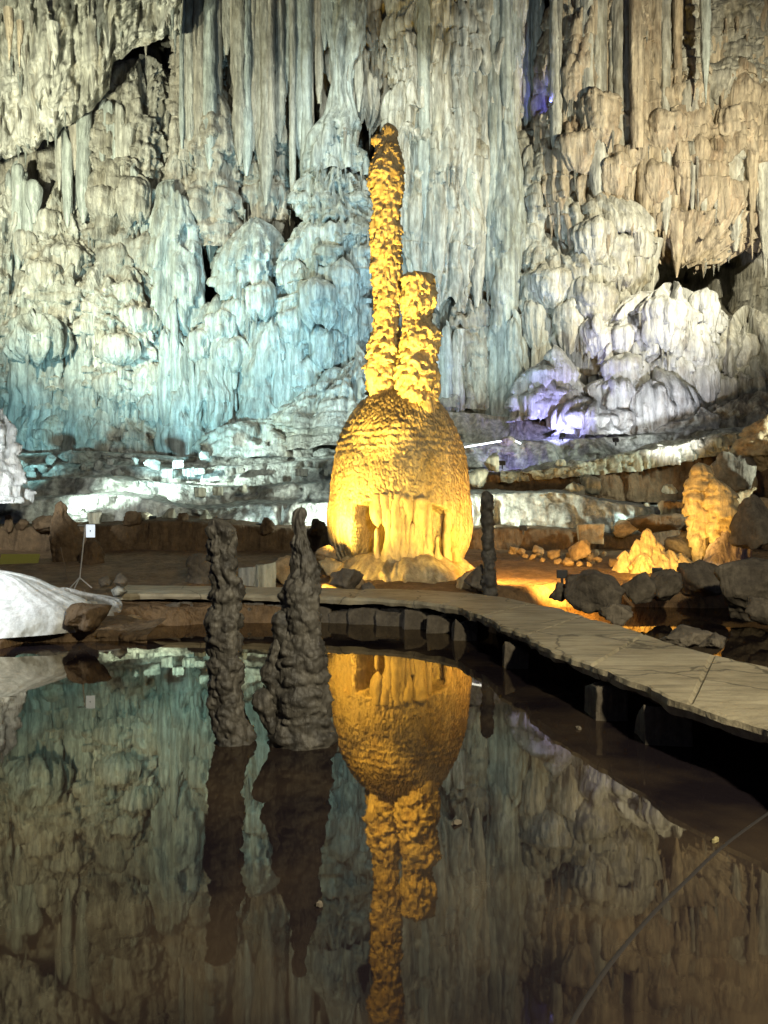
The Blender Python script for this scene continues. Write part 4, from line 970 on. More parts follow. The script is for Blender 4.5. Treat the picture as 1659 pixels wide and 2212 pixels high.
# caps with hanging skirts that tier the cauliflower masses, seated on the rock found behind them
rc = np.random.RandomState(8)
for (u, v, w, h, mat) in [(1440, 640, 76, 90, 'white'), (1500, 690, 64, 100, 'white'), (1398, 700, 66, 90, 'white'), (1456, 762, 84, 110, 'white'), (1520, 785, 56, 90, 'white'), (1356, 765, 66, 84, 'white'), (1416, 826, 66, 90, 'white'), (1480, 850, 56, 80, 'white'),
                          (1174, 786, 46, 54, 'white'), (1158, 842, 52, 60, 'white'), (1212, 832, 56, 62, 'white'), (1238, 800, 44, 50, 'white'), (1250, 882, 54, 50, 'white'), (1300, 888, 56, 46, 'white'), (1350, 880, 56, 50, 'white'), (1392, 892, 44, 46, 'white'), (1300, 700, 56, 60, 'white'), (1352, 690, 50, 60, 'white'),
                          (1290, 460, 76, 100, 'pale'), (1344, 500, 64, 100, 'pale'), (1196, 570, 64, 96, 'pale'), (1230, 640, 60, 90, 'pale'), (1290, 600, 70, 90, 'pale'), (1160, 640, 50, 80, 'pale'), (1600, 720, 70, 90, 'pale'), (1640, 790, 60, 90, 'pale'), (1570, 800, 60, 90, 'pale'),
                          (640, 560, 54, 72, 'cyan'), (690, 600, 60, 84, 'cyan'), (742, 556, 54, 90, 'cyan'), (640, 656, 58, 80, 'cyan'), (700, 700, 64, 84, 'cyan'), (744, 650, 54, 84, 'cyan'), (660, 770, 56, 84, 'cyan'), (720, 470, 56, 84, 'cyan'), (670, 480, 50, 80, 'cyan'), (720, 790, 54, 70, 'cyan'), (560, 600, 56, 74, 'cyan'), (520, 640, 54, 70, 'cyan'), (470, 660, 60, 66, 'cyan'), (430, 700, 56, 70, 'cyan'), (500, 720, 60, 80, 'cyan'),
                          (100, 450, 54, 60, 'pale'), (50, 490, 54, 60, 'pale'), (140, 520, 54, 64, 'pale'), (90, 560, 60, 70, 'pale'), (170, 600, 56, 70, 'pale'), (270, 600, 56, 60, 'pale'), (300, 660, 64, 70, 'pale'), (256, 720, 64, 72, 'pale'), (316, 780, 60, 80, 'pale'), (240, 520, 60, 70, 'grey'), (300, 500, 60, 80, 'grey'), (220, 400, 56, 70, 'grey'), (290, 380, 60, 80, 'grey'), (240, 800, 54, 70, 'pale'),
                          (1240, 120, 60, 90, 'tan'), (1300, 180, 70, 100, 'tan'), (1250, 280, 66, 90, 'tan'), (1330, 330, 64, 90, 'tan'), (1440, 230, 70, 90, 'tan'), (1500, 160, 60, 80, 'grey'), (1590, 220, 70, 90, 'tan'), (1420, 340, 70, 100, 'tan'), (1570, 380, 60, 80, 'tan')]:
    h *= rc.uniform(0.85, 1.3); w *= rc.uniform(0.8, 1.2)
    x = (u - 829.5) / FV * 36; z = EYE + (1106 - v - h * 0.4) / FV * 36
    y = wall_y(x, z)
    if y is None: continue
    formation('flowstone_cap', [(v, u - w * 0.3, u + w * 0.28), (v + h * 0.16, u - w * 0.48, u + w * 0.46), (v + h * 0.6, u - w * 0.5, u + w * 0.5), (v + h, u - w * 0.36, u + w * 0.38)], y + 0.22, M[mat], 'drape', parent=cave_wall, bulge=0.75, step=0.06, cap=0.3, hang=True, wob=0.2, k=0.55,
              over=dict(rib=0.25, ribw=0.5, noise=0.18, fl=(0.34, 0.2), dens=2.5, a=(0.12, 0.3), h=(0.4, 1.2), amp=(0.15, 0.4), fw=0.2))
bpy.context.view_layer.update()
_dg = bpy.context.evaluated_depsgraph_get()
drip_me = []
for k in range(4):
    n, m = 7, 9
    t = np.linspace(0, 1, n)[:, None]; a = np.linspace(0, 2 * math.pi, m)[None, :]
    r = (1 - t) ** 0.8 * (1 + 0.35 * (vn2(t * 5 + k * 3, a * 0.8, 61) - 0.5)) + 0.03
    G = np.stack([r * np.cos(a) + 0.25 * t * math.sin(k * 2.1), r * np.sin(a), -t + 0 * a], -1)
    G[:, -1] = G[:, 0]
    drip_me.append(np_mesh('drip', G.reshape(-1, 3), grid_faces(n, m)))
rd = np.random.RandomState(5)
nd = 0
for _ in range(6000):
    u = rd.uniform(-40, 1700); v = rd.uniform(-10, 900)
    x = (u - 829.5) / FV * 37; z = EYE + (1106 - v) / FV * 37
    y0 = wall_y(x, z)
    if y0 is None: continue
    y1 = wall_y(x, z - 0.22)
    if y1 is None or y1 - y0 < 0.22 or y1 - y0 > 6: continue
    me = drip_me[_ % 4]
    o = bpy.data.objects.new('drip', me if not me.materials else me)
    COL.objects.link(o)
    w = rd.uniform(0.05, 0.13); L = rd.uniform(0.35, 1.3)
    o.scale = (w, w, L); o.rotation_euler = (0, 0, rd.uniform(0, 6))
    o.location = Vector((x, y0 + w * 0.8, z + 0.1)) - cave_wall.location
    o.parent = cave_wall
    if len(me.materials) == 0: me.materials.append(M['pale'])
    o.material_slots[0].link = 'OBJECT'
    o.material_slots[0].material = pipe_mat(u, v)
    nd += 1
    if nd >= 280: break

# ================================================================== STALAGMITES STANDING IN THE POOL
PM = M['dark']
ko = dict(rings=0.16, dens=75, a=(0.03, 0.11), h=(0.04, 0.13), amp=(0.02, 0.055), noise=0.03, fl=(0.0, 0.1), flute=0.0)
formation('pool_stalagmite', [(1120, 454.1, 475.9), (1128, 453.4, 488.6), (1148, 451.3, 506.7), (1165, 449.4, 506.6), (1190, 451.3, 506.7), (1230, 455.4, 512.6), (1262, 461.2, 525.8), (1290, 456.6, 525.4), (1330, 450.7, 521.3), (1400, 450.6, 519.4), (1440, 452.7, 523.3), (1500, 452.7, 523.3), (1545, 456.4, 523.6), (1565, 459.4, 537.6), (1600, 465.8, 548.2), (1640, 469.8, 552.2), (1680, 469.8, 552.2)], 7.35, PM, 'knobby',
          'narrow dark knobbly stalagmite rising from the pool, slanted broken top', 'stalagmite', full=True, bulge=0.9, step=0.014, cap=0.02, wob=0.07, over=ko)
ps = empty('pool_stalagmite', wpt(650, 1610, 7.3), 'broad footed dark knobbly stalagmite in the pool nearer the dome', 'stalagmite')
formation('trunk', [(1096, 643.7, 658.3), (1110, 636.1, 657.9), (1130, 632.9, 659.1), (1150, 637.7, 662.3), (1180, 631.8, 668.2), (1215, 636.0, 680.0), (1240, 632.3, 683.7), (1270, 621.9, 680.1), (1300, 610.2, 681.8), (1340, 613.9, 686.1), (1380, 610.2, 689.8), (1420, 600.8, 695.2), (1470, 597.6, 704.4), (1530, 594.1, 713.9), (1580, 590.4, 719.6), (1620, 588.5, 721.5), (1660, 586.7, 723.3)], 7.35, PM, 'knobby',
          full=True, bulge=0.9, step=0.014, cap=0.03, wob=0.04, over=ko, parent=ps)
formation('side_lobe', [(1370, 594, 616), (1400, 572, 620), (1450, 560, 622), (1500, 572, 625), (1545, 590, 625)], 7.3, PM, 'knobby', full=True, bulge=0.9, step=0.015, cap=0.05, hang=True, wob=0.1, over=ko, parent=ps)
formation('side_lobe', [(1486, 552, 584), (1510, 546, 592), (1545, 556, 600), (1580, 575, 610), (1640, 580, 620)], 7.25, PM, 'knobby', full=True, bulge=0.9, step=0.015, cap=0.05, wob=0.1, over=ko, parent=ps)
formation('side_lobe', [(1318, 600, 625), (1345, 590, 628), (1390, 596, 630), (1420, 610, 630)], 7.3, PM, 'knobby', full=True, bulge=0.9, step=0.015, cap=0.04, hang=True, wob=0.1, over=ko, parent=ps)

# thin dark stalagmite at the bend of the walkway
formation('thin_stalagmite', [(1060, 1043, 1058), (1070, 1040, 1062), (1120, 1040, 1064), (1136, 1042, 1066), (1180, 1042, 1066), (1230, 1044, 1070), (1290, 1046, 1074)], 16.5, PM, 'knobby', 'slender dark stalagmite standing at the bend of the walkway', 'stalagmite',
          full=True, bulge=0.9, step=0.025, cap=0.05, wob=0.1, over=dict(dens=22, a=(0.05, 0.12), h=(0.08, 0.2), amp=(0.02, 0.06), noise=0.08, fl=(0, 0.1), flute=0.0))
rock_uv('boulder', 1036, 1284, 16.9, 72, 70, M['boulder'], 'dark green boulder leaning against the slender stalagmite at the bend', 'boulder', rough=0.15)

# ================================================================== ROCKS AROUND THE DOME
B = M['boulder']
for (u, v, d, w, h, mat, label, kw) in [
    (748, 1282, 17.3, 76, 60, B, 'dark grey boulder in front of the left side of the dome', {}),
    (797, 1280, 17.2, 34, 26, B, 'small dark stone beside the grey boulder before the dome', {}),
    (770, 1280, 17.6, 40, 44, M['ochre'], 'half lit brown stone between the two dark stones before the dome', {}),
    (1008, 1280, 17.4, 50, 50, M['dome'], 'fluted honey coloured stone at the right foot of the dome', {}),
    (706, 1214, 19.5, 50, 40, M['ochre'], 'rounded ochre boulder against the left flank of the dome', {}),
    (715, 1245, 18.9, 54, 44, M['dome'], 'honey lit block below the rounded boulder left of the dome', dict(blocky=0.4)),
    (620, 1262, 18.4, 90, 66, M['ochre'], 'slanting ochre slab behind the broad footed pool stalagmite', dict(blocky=0.5)),
    (573, 1271, 17.7, 46, 62, M['rim'], 'upright pale yellow block on the walkway between the pool stalagmites', dict(blocky=0.8, rough=0.08)),
    (540, 1270, 17.9, 44, 50, M['pale'], 'mottled pale block just right of the narrow pool stalagmite', dict(blocky=0.6, rough=0.1)),
    (1208, 1298, 15.9, 44, 42, B, 'small rounded dark boulder at the far edge of the walkway', {}),
    (1285, 1322, 15.6, 128, 98, B, 'biggest dark flat topped boulder behind the walkway', dict(blocky=0.35, rough=0.3)),
    (1376, 1300, 16.0, 70, 70, B, 'dark boulder right of the biggest flat topped one', dict(blocky=0.3)),
    (1436, 1296, 16.6, 76, 72, B, 'squarish dark boulder below the orange rock fan', dict(blocky=0.4, rough=0.3)),
    (1520, 1285, 17.4, 110, 82, B, 'black boulder in shade below the orange twin stalagmites', {}),
    (1330, 1345, 12.0, 74, 46, B, 'angular mossy stone at the outer edge of the walkway', dict(blocky=0.4, rough=0.3)),
    (1480, 1398, 10.6, 110, 46, B, 'long low stone in the water behind the walkway', dict(blocky=0.3)),
    (1540, 1402, 10.2, 70, 36, B, 'small grey stone beside the long low one in the water', dict(blocky=0.4)),
    (1625, 1335, 15.0, 170, 140, B, 'great dark boulder at the right edge behind the walkway', {}),
    (1660, 1348, 13.4, 90, 60, B, 'low boulder cut by the right edge in front of the great one', {}),
    (1640, 1180, 18.5, 100, 120, B, 'dark rock tower at the right edge beside the pink flowstone', {}),
    (1275, 1172, 24.6, 56, 44, M['ochre'], 'orange lit square block on the low mud bank', dict(blocky=0.85, rough=0.08)),
    (1356, 1160, 24.8, 60, 44, M['ochre'], 'rounded orange boulder right of the square block', {}),
    (1252, 1212, 22.2, 50, 50, M['ochre'], 'pointed orange rock in front of the square block', dict(blocky=0.2)),
    (1450, 1122, 25.4, 52, 44, M['ochre'], 'orange brown block at the foot of the twin stalagmites', dict(blocky=0.7)),
    (1420, 1150, 24.4, 130, 44, M['mud'], 'long brown mud hump below the orange brown block', {}),
    (1490, 1205, 22.5, 120, 70, M['boulder'], 'dark hump of rock in front of the twin stalagmites', {}),
    (1590, 1060, 24.0, 90, 90, M['boulder'], 'dark block in the hollow behind the pink flowstone', {}),
    (190, 1368, 12.8, 96, 70, M['mud'], 'brown rounded boulder at the left shore of the pool', {}),
    (285, 1352, 14.4, 46, 26, M['ochre'], 'small flat brown stone at the water edge by the left shore', {}),
    (228, 1268, 16.4, 26, 26, M['boulder'], 'left one of the two small grey stones by the sign stand', {}),
    (262, 1268, 16.3, 32, 34, M['boulder'], 'right and taller one of the two small grey stones by the sign stand', {}),
    (256, 1290, 15.4, 34, 26, M['pale'], 'pale cobble at the left end of the walkway', {}),
]:
    rock_uv('boulder' if w > 45 else 'stone', u, v, d, w, h, mat, label, 'boulder' if w > 45 else 'stone', **kw)

# rubble of orange stones strewn right of the dome
rr = np.random.RandomState(77)
ords = ['first', 'second', 'third', 'fourth', 'fifth', 'sixth', 'seventh', 'eighth', 'ninth', 'tenth', 'eleventh', 'twelfth', 'thirteenth', 'fourteenth', 'fifteenth', 'sixteenth', 'seventeenth', 'eighteenth', 'nineteenth', 'twentieth', 'twenty-first', 'twenty-second']
us = np.sort(rr.uniform(1090, 1345, 22))
for i, u in enumerate(us):
    v = rr.uniform(1184, 1222); 
    d = min(24.3, (EYE - 0.42) * FV / (v - 1106) * 0.98); d = 21.0 + (1222 - v) / 38 * 3.0
    s = rr.uniform(12, 30)
    x = (u - 829.5) / FV * d; z = float(floor_z(np.array([x]), np.array([d]))[0])
    rock_obj('rubble_stone', (x, d, z - 0.02), (s * d / FV, s * d / FV * 0.9, s * 0.8 * d / FV), M['ochre'], '%s from the left of the orange rubble stones right of the dome' % ords[i], 'stone', blocky=0.4, group='orange rubble right of the dome', sub=2)
# fan of jagged orange rock
fan = empty('coral_rock', wpt(1395, 1250, 20.0), 'fan of jagged orange yellow rock behind the dark boulders', 'rock')
for i, (u, v0, v1, w, lean) in enumerate([(1352, 1190, 1250, 40, 0), (1376, 1165, 1250, 44, 0), (1398, 1142, 1252, 36, 0), (1420, 1170, 1250, 44, 0), (1446, 1188, 1246, 40, 0), (1392, 1195, 1275, 50, 0), (1470, 1196, 1244, 34, 0)]):
    formation('spike', [(v0, u - w * 0.15, u + w * 0.15), (v0 + (v1 - v0) * 0.4, u - w * 0.4, u + w * 0.4), (v1, u - w * 0.65, u + w * 0.65)], 20.2 - (0.3 if i == 5 else 0), M['spire'], 'coral', parent=fan, full=True, bulge=0.8, step=0.035, cap=0.1, wob=0.35, k=1.3, over=dict(amp=(0.08, 0.2), noise=0.2))
# twin orange stalagmites
tw = empty('twin_stalagmite', wpt(1540, 1215, 21.5), 'pair of joined orange lit scaly stalagmites at the right', 'stalagmite')
formation('left_stem', [(1000, 1500, 1520), (1030, 1492, 1528), (1070, 1484, 1530), (1110, 1488, 1526), (1160, 1494, 1524), (1195, 1500, 1520), (1225, 1502, 1514)], 21.7, M['spire'], 'coral', full=True, parent=tw, step=0.035, bulge=0.9, cap=0.15, k=1.2, over=dict(dens=60, h=(0.14, 0.32), a=(0.05, 0.13), amp=(0.08, 0.2)))
formation('right_stem', [(1034, 1536, 1548), (1060, 1536, 1574), (1100, 1540, 1588), (1150, 1544, 1588), (1190, 1546, 1576), (1225, 1546, 1570)], 21.2, M['spire'], 'coral', full=True, parent=tw, step=0.035, bulge=0.9, cap=0.15, k=1.2, over=dict(dens=60, h=(0.14, 0.32), a=(0.05, 0.13), amp=(0.08, 0.2)))
formation('flowstone_mound', [(1110, 1612, 1640), (1140, 1585, 1640), (1180, 1560, 1632), (1225, 1536, 1628)], 21.0, M['pink'], 'smooth', 'pinkish smooth flowstone cone right of the twin stalagmites', 'flowstone', bulge=0.8, step=0.04)
formation('flowstone_mound', [(1075, 1640, 1680), (1110, 1590, 1690), (1140, 1590, 1700)], 21.6, M['ochre'], 'cauli', 'orange knobbly ridge above the pink flowstone', 'flowstone', bulge=0.8, step=0.05, k=0.5)
formation('flowstone_curtain', [(975, 1555, 1600), (1030, 1550, 1615), (1090, 1560, 1605), (1130, 1570, 1600)], 25.0, M['ochre'], 'drape', 'brown orange drapery behind the twin stalagmites', 'curtain', bulge=0.7, hang=True)
formation('flowstone_mound', [(890, 1650, 1700), (930, 1622, 1720), (980, 1610, 1730), (1010, 1640, 1740)], 24.0, M['ochre'], 'coral', 'rust coloured knobbly lump at the right edge', 'flowstone', bulge=0.8, hang=True, k=1.4)

# ================================================================== LEFT SHORE
formation('white_stalagmite', [(885, -30, -4), (905, -45, 2), (950, -60, 8), (1000, -90, 18), (1040, -120, 26), (1090, -140, 30)], 23.0, M['white'], 'cauli', 'brilliant white layered stalagmite cut by the left edge', 'stalagmite', bulge=0.9, step=0.04, over=dict(a=(0.15, 0.35), h=(0.15, 0.35), amp=(0.1, 0.25), dens=9))
formation('flowstone_tongue', [(1246, -260, -30), (1276, -300, 24), (1304, -340, 82), (1328, -380, 138), (1348, -400, 158), (1374, -420, 146)], 13.4, M['tongue'], 'smooth', 'white fluted flowstone tongue sliding into the pool at the left', 'flowstone', bulge=0.5, step=0.03, k=0.5, lean=0.6, over=dict(fl=(0.03, 0.1), rib=0.0, noise=0.3, dens=2.0, a=(0.08, 0.3), h=(0.2, 0.9), amp=(0.03, 0.14), flute=0.2, fw=0.08))
formation('flowstone_ledge', [(1284, 20, 130), (1298, 10, 196), (1322, -20, 232), (1358, -20, 226), (1380, -20, 200)], 14.2, M['white'], 'knobby', 'low white green ledge behind the flowstone tongue', 'flowstone', bulge=0.45, step=0.03, k=1.0, lean=1.3, wob=0.3, over=dict(a=(0.1, 0.35), dens=9, amp=(0.05, 0.2), noise=0.12))
tier('shore_bank', [-420, 0, 120, 230, 320], [1435, 1425, 1410, 1396, 1390], [1392, 1386, 1374, 1376, 1392], 13.0, 0.9, M['mud'], 'muddy left shore of the pool', style='cauli', k=0.45, wob=0.3, slope=0.03, step=0.045, over=dict(rib=0.1, a=(0.1, 0.3), h=(0.15, 0.35), amp=(0.05, 0.2)))

# silhouettes on the dark bank
Mu = M['mud']
formation('dark_stalagmite', [(1083, 122, 138), (1100, 118, 148), (1112, 116, 150), (1130, 112, 168), (1160, 108, 182), (1200, 112, 186), (1250, 108, 190)], 22.5, Mu, 'knobby', 'dark hooded stalagmite silhouetted behind the sign stand', 'stalagmite', full=True, bulge=0.8, step=0.035, cap=0.12, over=dict(dens=10, a=(0.1, 0.25), h=(0.15, 0.4), amp=(0.03, 0.1)))
formation('dark_stalagmite', [(1165, 190, 212), (1185, 184, 220), (1215, 182, 224), (1250, 180, 226)], 22.0, Mu, 'knobby', 'stubby brown stalagmite just right of the sign stand', 'stalagmite', full=True, bulge=0.8, step=0.035, cap=0.12, over=dict(dens=10, a=(0.1, 0.25), h=(0.15, 0.4), amp=(0.03, 0.1)))
for (u, v, w, h, d, label) in [(20, 1146, 18, 34, 24.9, 'small dark stump on the mud bank nearest the left edge'), (46, 1146, 34, 24, 24.9, 'pair like dark stump second from the left on the mud bank'),
                               (95, 1146, 60, 34, 24.6, 'low dark lump left of the hooded stalagmite on the mud bank'), (286, 1136, 40, 32, 25.2, 'brown rounded stump on the mud bank right of the sign'),
                               (394, 1138, 22, 30, 25.2, 'dark wedge stump among the white rocks of the mud bank'), (576, 1152, 36, 34, 24.9, 'round headed brown stump between the pool stalagmites'),
                               (686, 1158, 40, 38, 24.9, 'blunt brown stump on the mud bank by the dome')]:
    rock_uv('stump', u, v + 3, d, w, h + 6, Mu, label, 'stump', blocky=0.5)
formation('small_stalagmite', [(1196, 412, 440), (1215, 408, 452), (1250, 408, 456), (1280, 402, 460)], 18.6, M['boulder'], 'knobby', 'small dark stalagmite behind the narrow pool stalagmite, glinting red', 'stalagmite', full=True, bulge=0.8, step=0.03, cap=0.1, over=dict(dens=16, a=(0.08, 0.2), h=(0.1, 0.25), amp=(0.04, 0.1)))

# pale rocks set on the terrace rims
row1 = [(40, 1010, 36), (68, 1032, 30), (92, 1018, 26), (110, 1000, 34), (142, 992, 38), (162, 998, 28), (178, 1012, 24), (213, 1012, 28), (240, 1000, 22), (255, 1032, 28), (292, 1000, 24), (330, 1012, 36), (368, 1030, 30), (385, 1008, 26), (408, 1026, 34), (432, 1022, 28), (442, 990, 26), (498, 1024, 28), (520, 1018, 24), (652, 1026, 30), (700, 1024, 24)]
for i, (u, v, s) in enumerate(row1):
    rock_uv('pale_rock', u, v + 4, 30.4, s * rr.uniform(0.7, 1.05), s * rr.uniform(0.55, 0.9), M['cobble'], '%s pale rock from the left on the upper left terraces' % ords[i], 'rock', blocky=rr.choice([0.2, 0.45, 0.65]), rough=0.2, sub=3, group='pale rocks on the upper left terraces')
row2 = [(206, 1128, 34), (316, 1126, 30), (366, 1122, 34), (432, 1068, 30), (472, 1064, 26), (524, 1058, 24), (440, 1130, 40), (400, 1128, 18)]
for i, (u, v, s) in enumerate(sorted(row2)):
    lo = v > 1100
    rock_uv('pale_rock', u, v + 6, 26.0 if lo else 28.2, s * 0.9, s * (0.95 if lo else 0.8), M['rim'], '%s white rock from the left along the lower left terrace edge' % ords[i], 'rock', blocky=rr.choice([0.3, 0.65]), rough=0.18, sub=3, group='white rocks along the lower left terrace edge')
row3 = [(1032, 1052, 46, 44, 28.4, 'pale jagged rock beside the top of the slender stalagmite'), (1062, 1018, 34, 44, 29, 'tall pale green rock above the slender stalagmite'), (1060, 1144, 20, 24, 25.6, 'tiny yellowish stone at the side of the slender stalagmite'), (1210, 1010, 30, 20, 29.0, 'small pale lump on the crusty rim'),
        (1242, 1084, 50, 46, 27.4, 'white jagged rock with a notch on the right terrace'), (1276, 1066, 44, 44, 28.4, 'pale green block behind the notched white rock'), (1447, 1066, 32, 22, 26.4, 'small cream stone above the orange brown block'), (1398, 1094, 14, 10, 26.2, 'tiny white pebble on the right terrace'), (1096, 962, 36, 20, 32, 'cream stone beside the white light tube')]
for (u, v, w, h, d, label) in row3:
    rock_uv('pale_rock', u, v, d, w, h, M['rim'], label, 'rock', blocky=0.45, rough=0.25, sub=3)

# ================================================================== SIGN STAND, STAKE, BOARD
M['steel'] = plain('galvanised_steel', (0.55, 0.55, 0.52), 0.45, 0.6)
M['signwhite'] = plain('backlit_white_plate', (0.80, 0.84, 0.88), 0.4, emit=(0.75, 0.88, 1.0), es=0.8)
M['signblue'] = plain('dark_sign_print', (0.06, 0.10, 0.16), 0.5)
M['yellowboard'] = plain('yellow_green_board', (0.30, 0.29, 0.05), 0.6)
M['wood'] = plain('weathered_stick', (0.12, 0.09, 0.06), 0.8)
def tube(name, p, q, r, mat, parent=None, seg=10):
    p = Vector(p); q = Vector(q)
    bm = bmesh.new()
    L = (q - p).length
    bmesh.ops.create_cone(bm, cap_ends=True, segments=seg, radius1=r, radius2=r, depth=L)
    rot = (q - p).to_track_quat('Z', 'Y').to_matrix().to_4x4()
    bmesh.ops.transform(bm, matrix=Matrix.Translation((p + q) / 2 - p) @ rot, verts=bm.verts[:])
    lo = p - parent.location if parent is not None else p
    return bm_obj(name, bm, mat, parent, lo)
def box(name, c, s, mat, parent=None, rot=None, bev=0.006):
    bm = bmesh.new(); bmesh.ops.create_cube(bm, size=1)
    bmesh.ops.scale(bm, vec=s, verts=bm.verts[:])
    bmesh.ops.bevel(bm, geom=bm.edges[:], offset=bev, segments=2, affect='EDGES', profile=0.5)
    lo = Vector(c) - parent.location if parent is not None else Vector(c)
    o = bm_obj(name, bm, mat, parent, lo)
    if rot: o.rotation_euler = rot
    return o
sd = 16.2
foot = wpt(170, 1268, sd); top = wpt(184, 1136, sd)
ss = empty('sign_stand', foot, 'slim steel tripod stand with crossbar and glowing white plate', 'stand')
hub = foot + Vector((0.02, 0, 0.2))
tube('pole', hub - Vector((0, 0, 0.04)), top, 0.014, M['steel'], ss)
for dx, dy in ((-0.17, -0.04), (-0.03, -0.16), (0.27, 0.02)):
    tube('leg', hub, foot + Vector((dx, dy, -0.02)), 0.013, M['steel'], ss)
tube('crossbar', wpt(168, 1135, sd), wpt(200, 1137, sd), 0.012, M['steel'], ss)
pl = box('sign_plate', wpt(195.5, 1147, sd - 0.03), (0.19, 0.015, 0.27), M['signwhite'], ss, bev=0.007)
bm = bmesh.new(); bmesh.ops.create_circle(bm, cap_ends=True, segments=16, radius=0.016)
bmesh.ops.rotate(bm, matrix=Matrix.Rotation(R(90), 3, 'X'), verts=bm.verts[:])
o = bm_obj('sign_mark', bm, M['signblue'], pl, (0, -0.0112, 0.0))
st_ = tube('stake', wpt(146, 1254, 17.5), wpt(131, 1182, 17.6), 0.012, M['wood']); tag(st_, 'thin leaning stick in front of the hooded dark stalagmite', 'stick')
bd = box('board', wpt(42, 1211, 21.8), (1.05, 0.05, 0.42), M['yellowboard'], rot=(R(-35), R(0), R(6))); tag(bd, 'yellow green board lying at the left below the mud bank', 'board')

# ================================================================== LAMPS: fixtures and beams
M['lampbody'] = plain('black_lamp_housing', (0.02, 0.02, 0.02), 0.5)
M['tube_on'] = plain('lit_white_tube', (0.9, 0.9, 0.9), 0.4, emit=(0.85, 0.93, 1.0), es=3.5)
def flood(loc, tgt, power, color, angle, label, blend=0.6, size=0.06, es=2.0):
    loc = Vector(loc); tgt = Vector(tgt)
    root = empty('floodlight', loc, label, 'floodlight')
    dirv = (tgt - loc).normalized()
    q = dirv.to_track_quat('-Y', 'Z')
    bm = bmesh.new(); bmesh.ops.create_cube(bm, size=1); bmesh.ops.scale(bm, vec=(0.24, 0.09, 0.18), verts=bm.verts[:])
    bmesh.ops.bevel(bm, geom=bm.edges[:], offset=0.012, segments=2, affect='EDGES', profile=0.5)
    h = bm_obj('housing', bm, M['lampbody'], root); h.rotation_euler = q.to_euler()
    gm = plain('lit_lamp_glass', (0.9, 0.9, 0.9), 0.3, emit=color, es=es)
    bm = bmesh.new(); bmesh.ops.create_cube(bm, size=1); bmesh.ops.scale(bm, vec=(0.20, 0.01, 0.14), verts=bm.verts[:])
    g = bm_obj('lamp_glass', bm, gm, root); g.rotation_euler = q.to_euler(); g.location = dirv * 0.048
    bm = bmesh.new(); bmesh.ops.create_cube(bm, size=1); bmesh.ops.scale(bm, vec=(0.05, 0.05, 0.2), verts=bm.verts[:])
    b = bm_obj('bracket', bm, M['lampbody'], root, (0, 0, -0.14))
    s = spot(loc + dirv * 0.10, tgt, power, color, angle, blend, size)
    return root
# the yellow lamps that light the dome
flood(wpt(655, 1190, 18.5), wpt(835, 1000, 20.0), 2000, AMBER, 105, 'yellow floodlight on the ground left before the dome', blend=0.8)
flood(wpt(668, 1264, 17.3), wpt(880, 1240, 18.8), 420, AMBER, 90, 'yellow floodlight low before the foot of the dome', blend=0.8)
flood(wpt(652, 1276, 15.9), wpt(858, 560, 20.6), 22000, AMBER, 46, 'yellow floodlight aimed up at the spires of the dome', blend=0.9)
flood(wpt(1046, 1250, 17.5), wpt(925, 1000, 20.0), 700, AMBER, 100, 'yellow floodlight behind the slender stalagmite', blend=0.8)
flood(wpt(1057, 1205, 17.6), wpt(1190, 1215, 22), 700, (1, 0.50, 0.10), 130, 'orange floodlight on the floor right of the dome', blend=0.8)
flood(wpt(1214, 1240, 17.0), wpt(1160, 1200, 23), 1000, (1, 0.52, 0.10), 140, 'orange floodlight behind the small rounded boulder', blend=0.8)
flood(wpt(1420, 1235, 18.0), wpt(1400, 1180, 20.5), 380, (1, 0.55, 0.10), 130, 'orange floodlight behind the dark boulders', blend=0.8)
flood(wpt(1450, 1210, 20.6), wpt(1530, 1080, 22), 230, (1, 0.60, 0.16), 100, 'orange floodlight at the foot of the twin stalagmites', blend=0.8)
# terraces, washed by cool lamps behind the mud bank
for i, (u, v, d, tu, tv, td, p, c, lab) in enumerate([
    (90, 1135, 25.6, 150, 1080, 28, 25, NEUT, 'cool floodlight behind the left end of the mud bank'),
    (330, 1120, 25.7, 350, 1060, 29, 25, NEUT, 'cool floodlight behind the middle of the mud bank'),
    (560, 1136, 25.6, 580, 1070, 28, 160, COOL, 'cool floodlight behind the mud bank near the dome'),
    (1130, 1140, 25.5, 1170, 1080, 28, 60, NEUT, 'cool floodlight behind the low bank right of the dome'),
    (1340, 1150, 25.6, 1390, 1090, 27.5, 80, COOL, 'cool floodlight below the right terrace'),
    (1215, 940, 31.5, 1180, 820, 35.5, 900, (0.40, 0.40, 1.0), 'violet floodlight at the foot of the violet mound'),
    (1085, 1000, 30.4, 1110, 960, 33, 130, (0.35, 0.32, 1.0), 'violet floodlight on the right terraces'),
    (1190, 225, 36.4, 1180, 110, 40, 320, (0.14, 0.16, 1.0), 'blue floodlight in the recess high on the right wall'),
    (1330, 950, 31.0, 1420, 800, 35, 200, (0.9, 0.95, 1.0), 'white floodlight before the white mushroom mound'),
    (1480, 1000, 30.0, 1500, 930, 33, 35, (0.8, 0.88, 1.0), 'white floodlight below the blue white tongue')]):
    flood(wpt(u, v, d), wpt(tu, tv, td), p, c, 120, lab, blend=0.7)
# left shore: white lamp on the flowstone tongue
flood((-8.2, 11.6, 2.2), wpt(60, 1300, 13.2), 650, (0.92, 0.97, 1.0), 70, 'white floodlight beyond the left edge over the tongue')
flood((-9.9, 18.5, 3.0), wpt(5, 970, 23), 1500, (0.92, 0.98, 1.0), 90, 'white floodlight at the foot of the white stalagmite')
